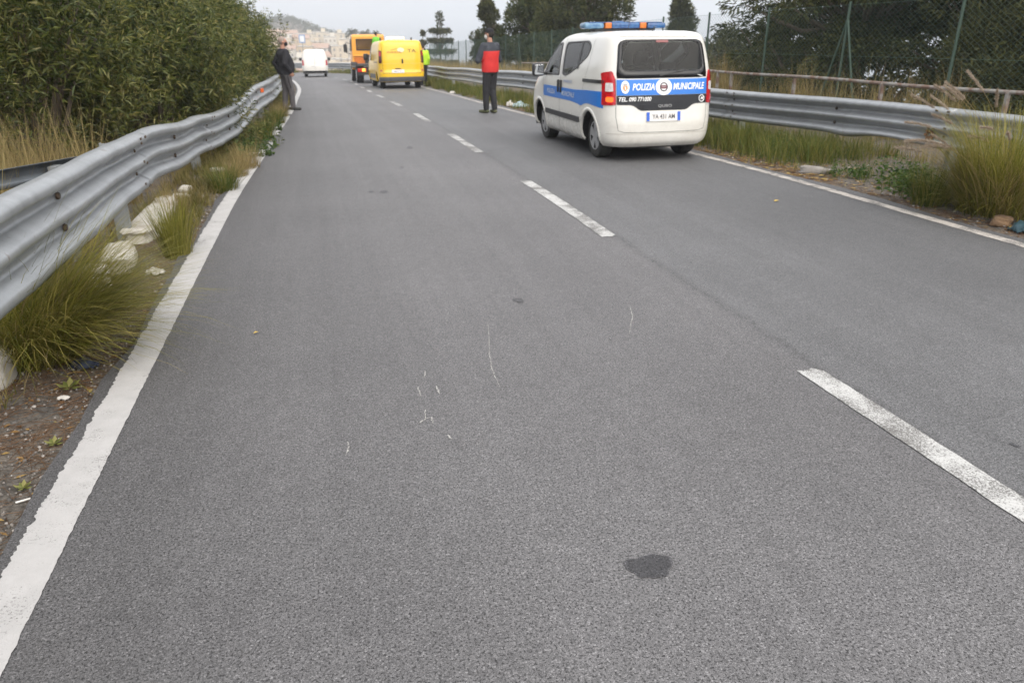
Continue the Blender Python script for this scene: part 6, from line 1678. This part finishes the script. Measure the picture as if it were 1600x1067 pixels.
crumple('paper_scrap', 'small white scrap on the verge behind the yellow van', 'paper', 28.5, n_right(28.5)+.25, (.12, .1, .08), _mc['dirty_paper'], 9)
def rod(name, label, cat, s, n, L, r, m, yaw, tip=None):
    mb = MB().tube([(-L/2, 0, r + .002), (L/2, 0, r + .002)], r, 8)
    if tip: mb.tube([(L/2, 0, r + .002), (L*.5 + L*.35, 0, r + .002)], r*1.01, 8, mi=1)
    o = mb.build(name, [m] + ([tip] if tip else []), loc=P(s, n, .004), rot=(0, 0, yaw)); tag(o, label, cat, 'litter on the verges')
rod('cigarette_end', 'white cigarette end lying beside the near edge line', 'cigarette end', 2.88, -1.22, .05, .004, mat('cigarette_paper', (.70, .68, .64), None, rough=.9), .6)
rod('cigarette_end', 'orange tipped cigarette end at the left picture edge', 'cigarette end', 2.62, -1.44, .028, .004, _mc['cigarette_paper'], 1.0, mat('orange_filter', (.62, .25, .07), None, rough=.9))
# gravel, twigs, fallen leaves: nobody could count them
def debris(name, label, m, boxes, seed, shape):
    r_ = np.random.default_rng(seed); Vs = []; Fs = []; o = 0
    for s0, s1, n0, n1, k, sz in boxes:
        s = r_.uniform(s0, s1, k); f = r_.uniform(0, 1, k)
        n = np.array([(n0(q) if callable(n0) else n0) for q in s])*(1-f) + np.array([(n1(q) if callable(n1) else n1) for q in s])*f
        c = np.stack([DX*s+NX*n, DY*s+NY*n, G(s, n)], 1)
        if shape == 'stone':
            base = np.array([(1, 0, -.2), (-.5, .87, -.2), (-.5, -.87, -.2), (.5, .5, .6), (-.6, .1, .7), (.3, -.6, .5)]); fc = np.array([(0, 1, 3), (1, 4, 3), (1, 2, 4), (2, 5, 4), (2, 0, 5), (0, 3, 5), (3, 4, 5)])
        elif shape == 'twig':
            base = np.array([(-1, .02, .02), (-1, -.02, .02), (-1, 0, .05), (1, .012, .03), (1, -.012, .03), (1, 0, .05)]); fc = np.array([(0, 1, 4), (0, 4, 3), (1, 2, 5), (1, 5, 4), (2, 0, 3), (2, 3, 5)])
        else:
            base = np.array([(-1, 0, .05), (0, .42, .16), (1, 0, .10), (0, -.42, .16), (0, 0, .06)]); fc = np.array([(0, 4, 1), (4, 2, 1), (0, 3, 4), (4, 3, 2)])
        a = r_.uniform(0, 6.28, k); z = sz*r_.uniform(.4, 1.5, k); sc = r_.uniform(.7, 1.3, (k, 1, 3))
        b = np.repeat(base[None], k, 0)*sc*z[:, None, None]
        x = b[..., 0]*np.cos(a)[:, None] - b[..., 1]*np.sin(a)[:, None]; y = b[..., 0]*np.sin(a)[:, None] + b[..., 1]*np.cos(a)[:, None]
        V = np.stack([x, y, b[..., 2]], -1) + c[:, None] + np.array([0, 0, .004]); nb = len(base)
        Vs.append(V.reshape(-1, 3)); Fs.append((fc[None] + (np.arange(k)*nb)[:, None, None]).reshape(-1, 3) + o); o += k*nb
    ob = obj(name, mesh_np(name, np.concatenate(Vs), np.concatenate(Fs), [m]), kind='stuff'); ob['label'] = label; ob['category'] = 'debris'
GRAV = leaf_mat('gravel_grit', [(.08, .075, .07), (.14, .13, .12), (.22, .20, .18), (.42, .39, .36)], .95, 0, .2, patch=.1)
LEAFB = leaf_mat('fallen_leaves', [(.10, .05, .02), (.19, .10, .04), (.30, .19, .07), (.42, .33, .12)], .8, .1, .2, patch=.3)
NEED = leaf_mat('brown_needles', [(.095, .052, .028), (.17, .10, .058), (.24, .155, .095)], .9, .05, .2, patch=.2)
L0 = lambda s: n_left(s) - .075
debris('gravel', 'loose grit and gravel on the left verge', GRAV, [(1.2, 8, -1.95, L0, 6000, .005), (1.2, 6, -1.8, L0, 700, .009), (8, 14, -1.7, L0, 1200, .014), (2.35, 2.65, -1.46, -1.20, 90, .014)], 1, 'stone')
debris('twigs', 'brown needles and twigs on the left verge', NEED, [(1.2, 7.5, -1.95, L0, 4500, .045), (7.5, 14, -1.8, L0, 1200, .06), (3.2, 4.1, -1.7, -1.2, 500, .05)], 2, 'twig')
debris('fallen_leaves', 'fallen leaves on the left verge', LEAFB, [(1.2, 8, -1.95, L0, 700, .018), (8, 14, -1.7, L0, 300, .022)], 3, 'leaf')
R0 = lambda s: n_right(s) + .10; R1 = lambda s: n_right(s) + .75; R2 = lambda s: r_right(s)
debris('twigs', 'red-brown needles along the right edge line', NEED, [(4, 20, R0, lambda s: n_right(s)+.42, 4200, .05)], 4, 'twig')
debris('fallen_leaves', 'yellow and brown fallen leaves along the right edge line', LEAFB, [(4, 14, R0, R1, 1100, .03), (8.2, 11.2, lambda s: n_right(s)+.15, R1, 900, .035), (14, 26, R0, R1, 600, .035), (4, 12, R1, R2, 500, .03)], 5, 'leaf')
debris('gravel', 'grit on the right verge', GRAV, [(4, 14, R0, R2, 1600, .012)], 6, 'stone')
YL = mat('yellow_leaf', (.55, .40, .10), (.45, .30, .07), 30, .7)
for s, n, lab, sz in [(7.23, 4.59, 'single yellow leaf lying on the right lane', .045), (4.49, -.46, 'tiny yellow leaf on the left lane near the edge line', .018)]:
    V = [(-sz, 0, .004), (0, sz*.5, .012), (sz, 0, .006), (0, -sz*.5, .012), (0, 0, .004)]
    o = obj('fallen_leaf', mesh_np('fallen_leaf', V, [(0, 4, 1), (4, 2, 1), (0, 3, 4), (4, 3, 2)], [YL]), None, PR(s, n, .003), (0, 0, .7)); tag(o, lab, 'leaf')
# small broad-leaved seedlings on the soil
SEED = leaf_mat('seedling_leaves', [(.10, .14, .03), (.20, .22, .06), (.30, .28, .10)], .5, .3, .3, patch=.2)
for i, (s, n, sz, lab) in enumerate([(3.95, -1.33, .07, 'pale green seedling with broad leaves under the big grass tuft'), (3.35, -1.24, .045, 'small green seedling beside the crack near the edge line'), (2.98, -1.25, .04, 'tiny green weed in the crack, nearest to the camera')]):
    r_ = np.random.default_rng(300+i); k = 9; a = np.arange(k)*2.4; d = unit(np.stack([np.cos(a), np.sin(a), np.linspace(.25, 1.0, k)], 1))
    t = thing('seedling', lab, 'seedling', P(s, n), (0, 0, 0), 'seedlings on the left verge')
    obj('leaf_rosette', leaves_mesh('leaf_rosette', np.zeros((k, 3)) + np.array([0, 0, .01]), d, unit(np.cross(d, np.array([0, 0, 1.]))), np.full(k, sz), np.full(k, sz*.45), SEED, .15), t)
# ------------------------------------------------------------------ the air: thin sea haze
hm = bpy.data.materials.new('sea_haze'); hm.use_nodes = True; hn, hl = hm.node_tree.nodes, hm.node_tree.links
for x in list(hn):
    if x.type == 'BSDF_PRINCIPLED': hn.remove(x)
pv = hn.new('ShaderNodeVolumePrincipled'); pv.inputs['Color'].default_value = (.90, .93, .975, 1); pv.inputs['Density'].default_value = .0008; pv.inputs['Anisotropy'].default_value = .2
hl.new(pv.outputs[0], hn['Material Output'].inputs['Volume'])
hb = MB().box((0, 0, 2), (31000, 31000, 160)); o = hb.build('haze', [hm], kind='stuff'); o['label'] = 'thin pale haze over the sea'; o['category'] = 'haze'
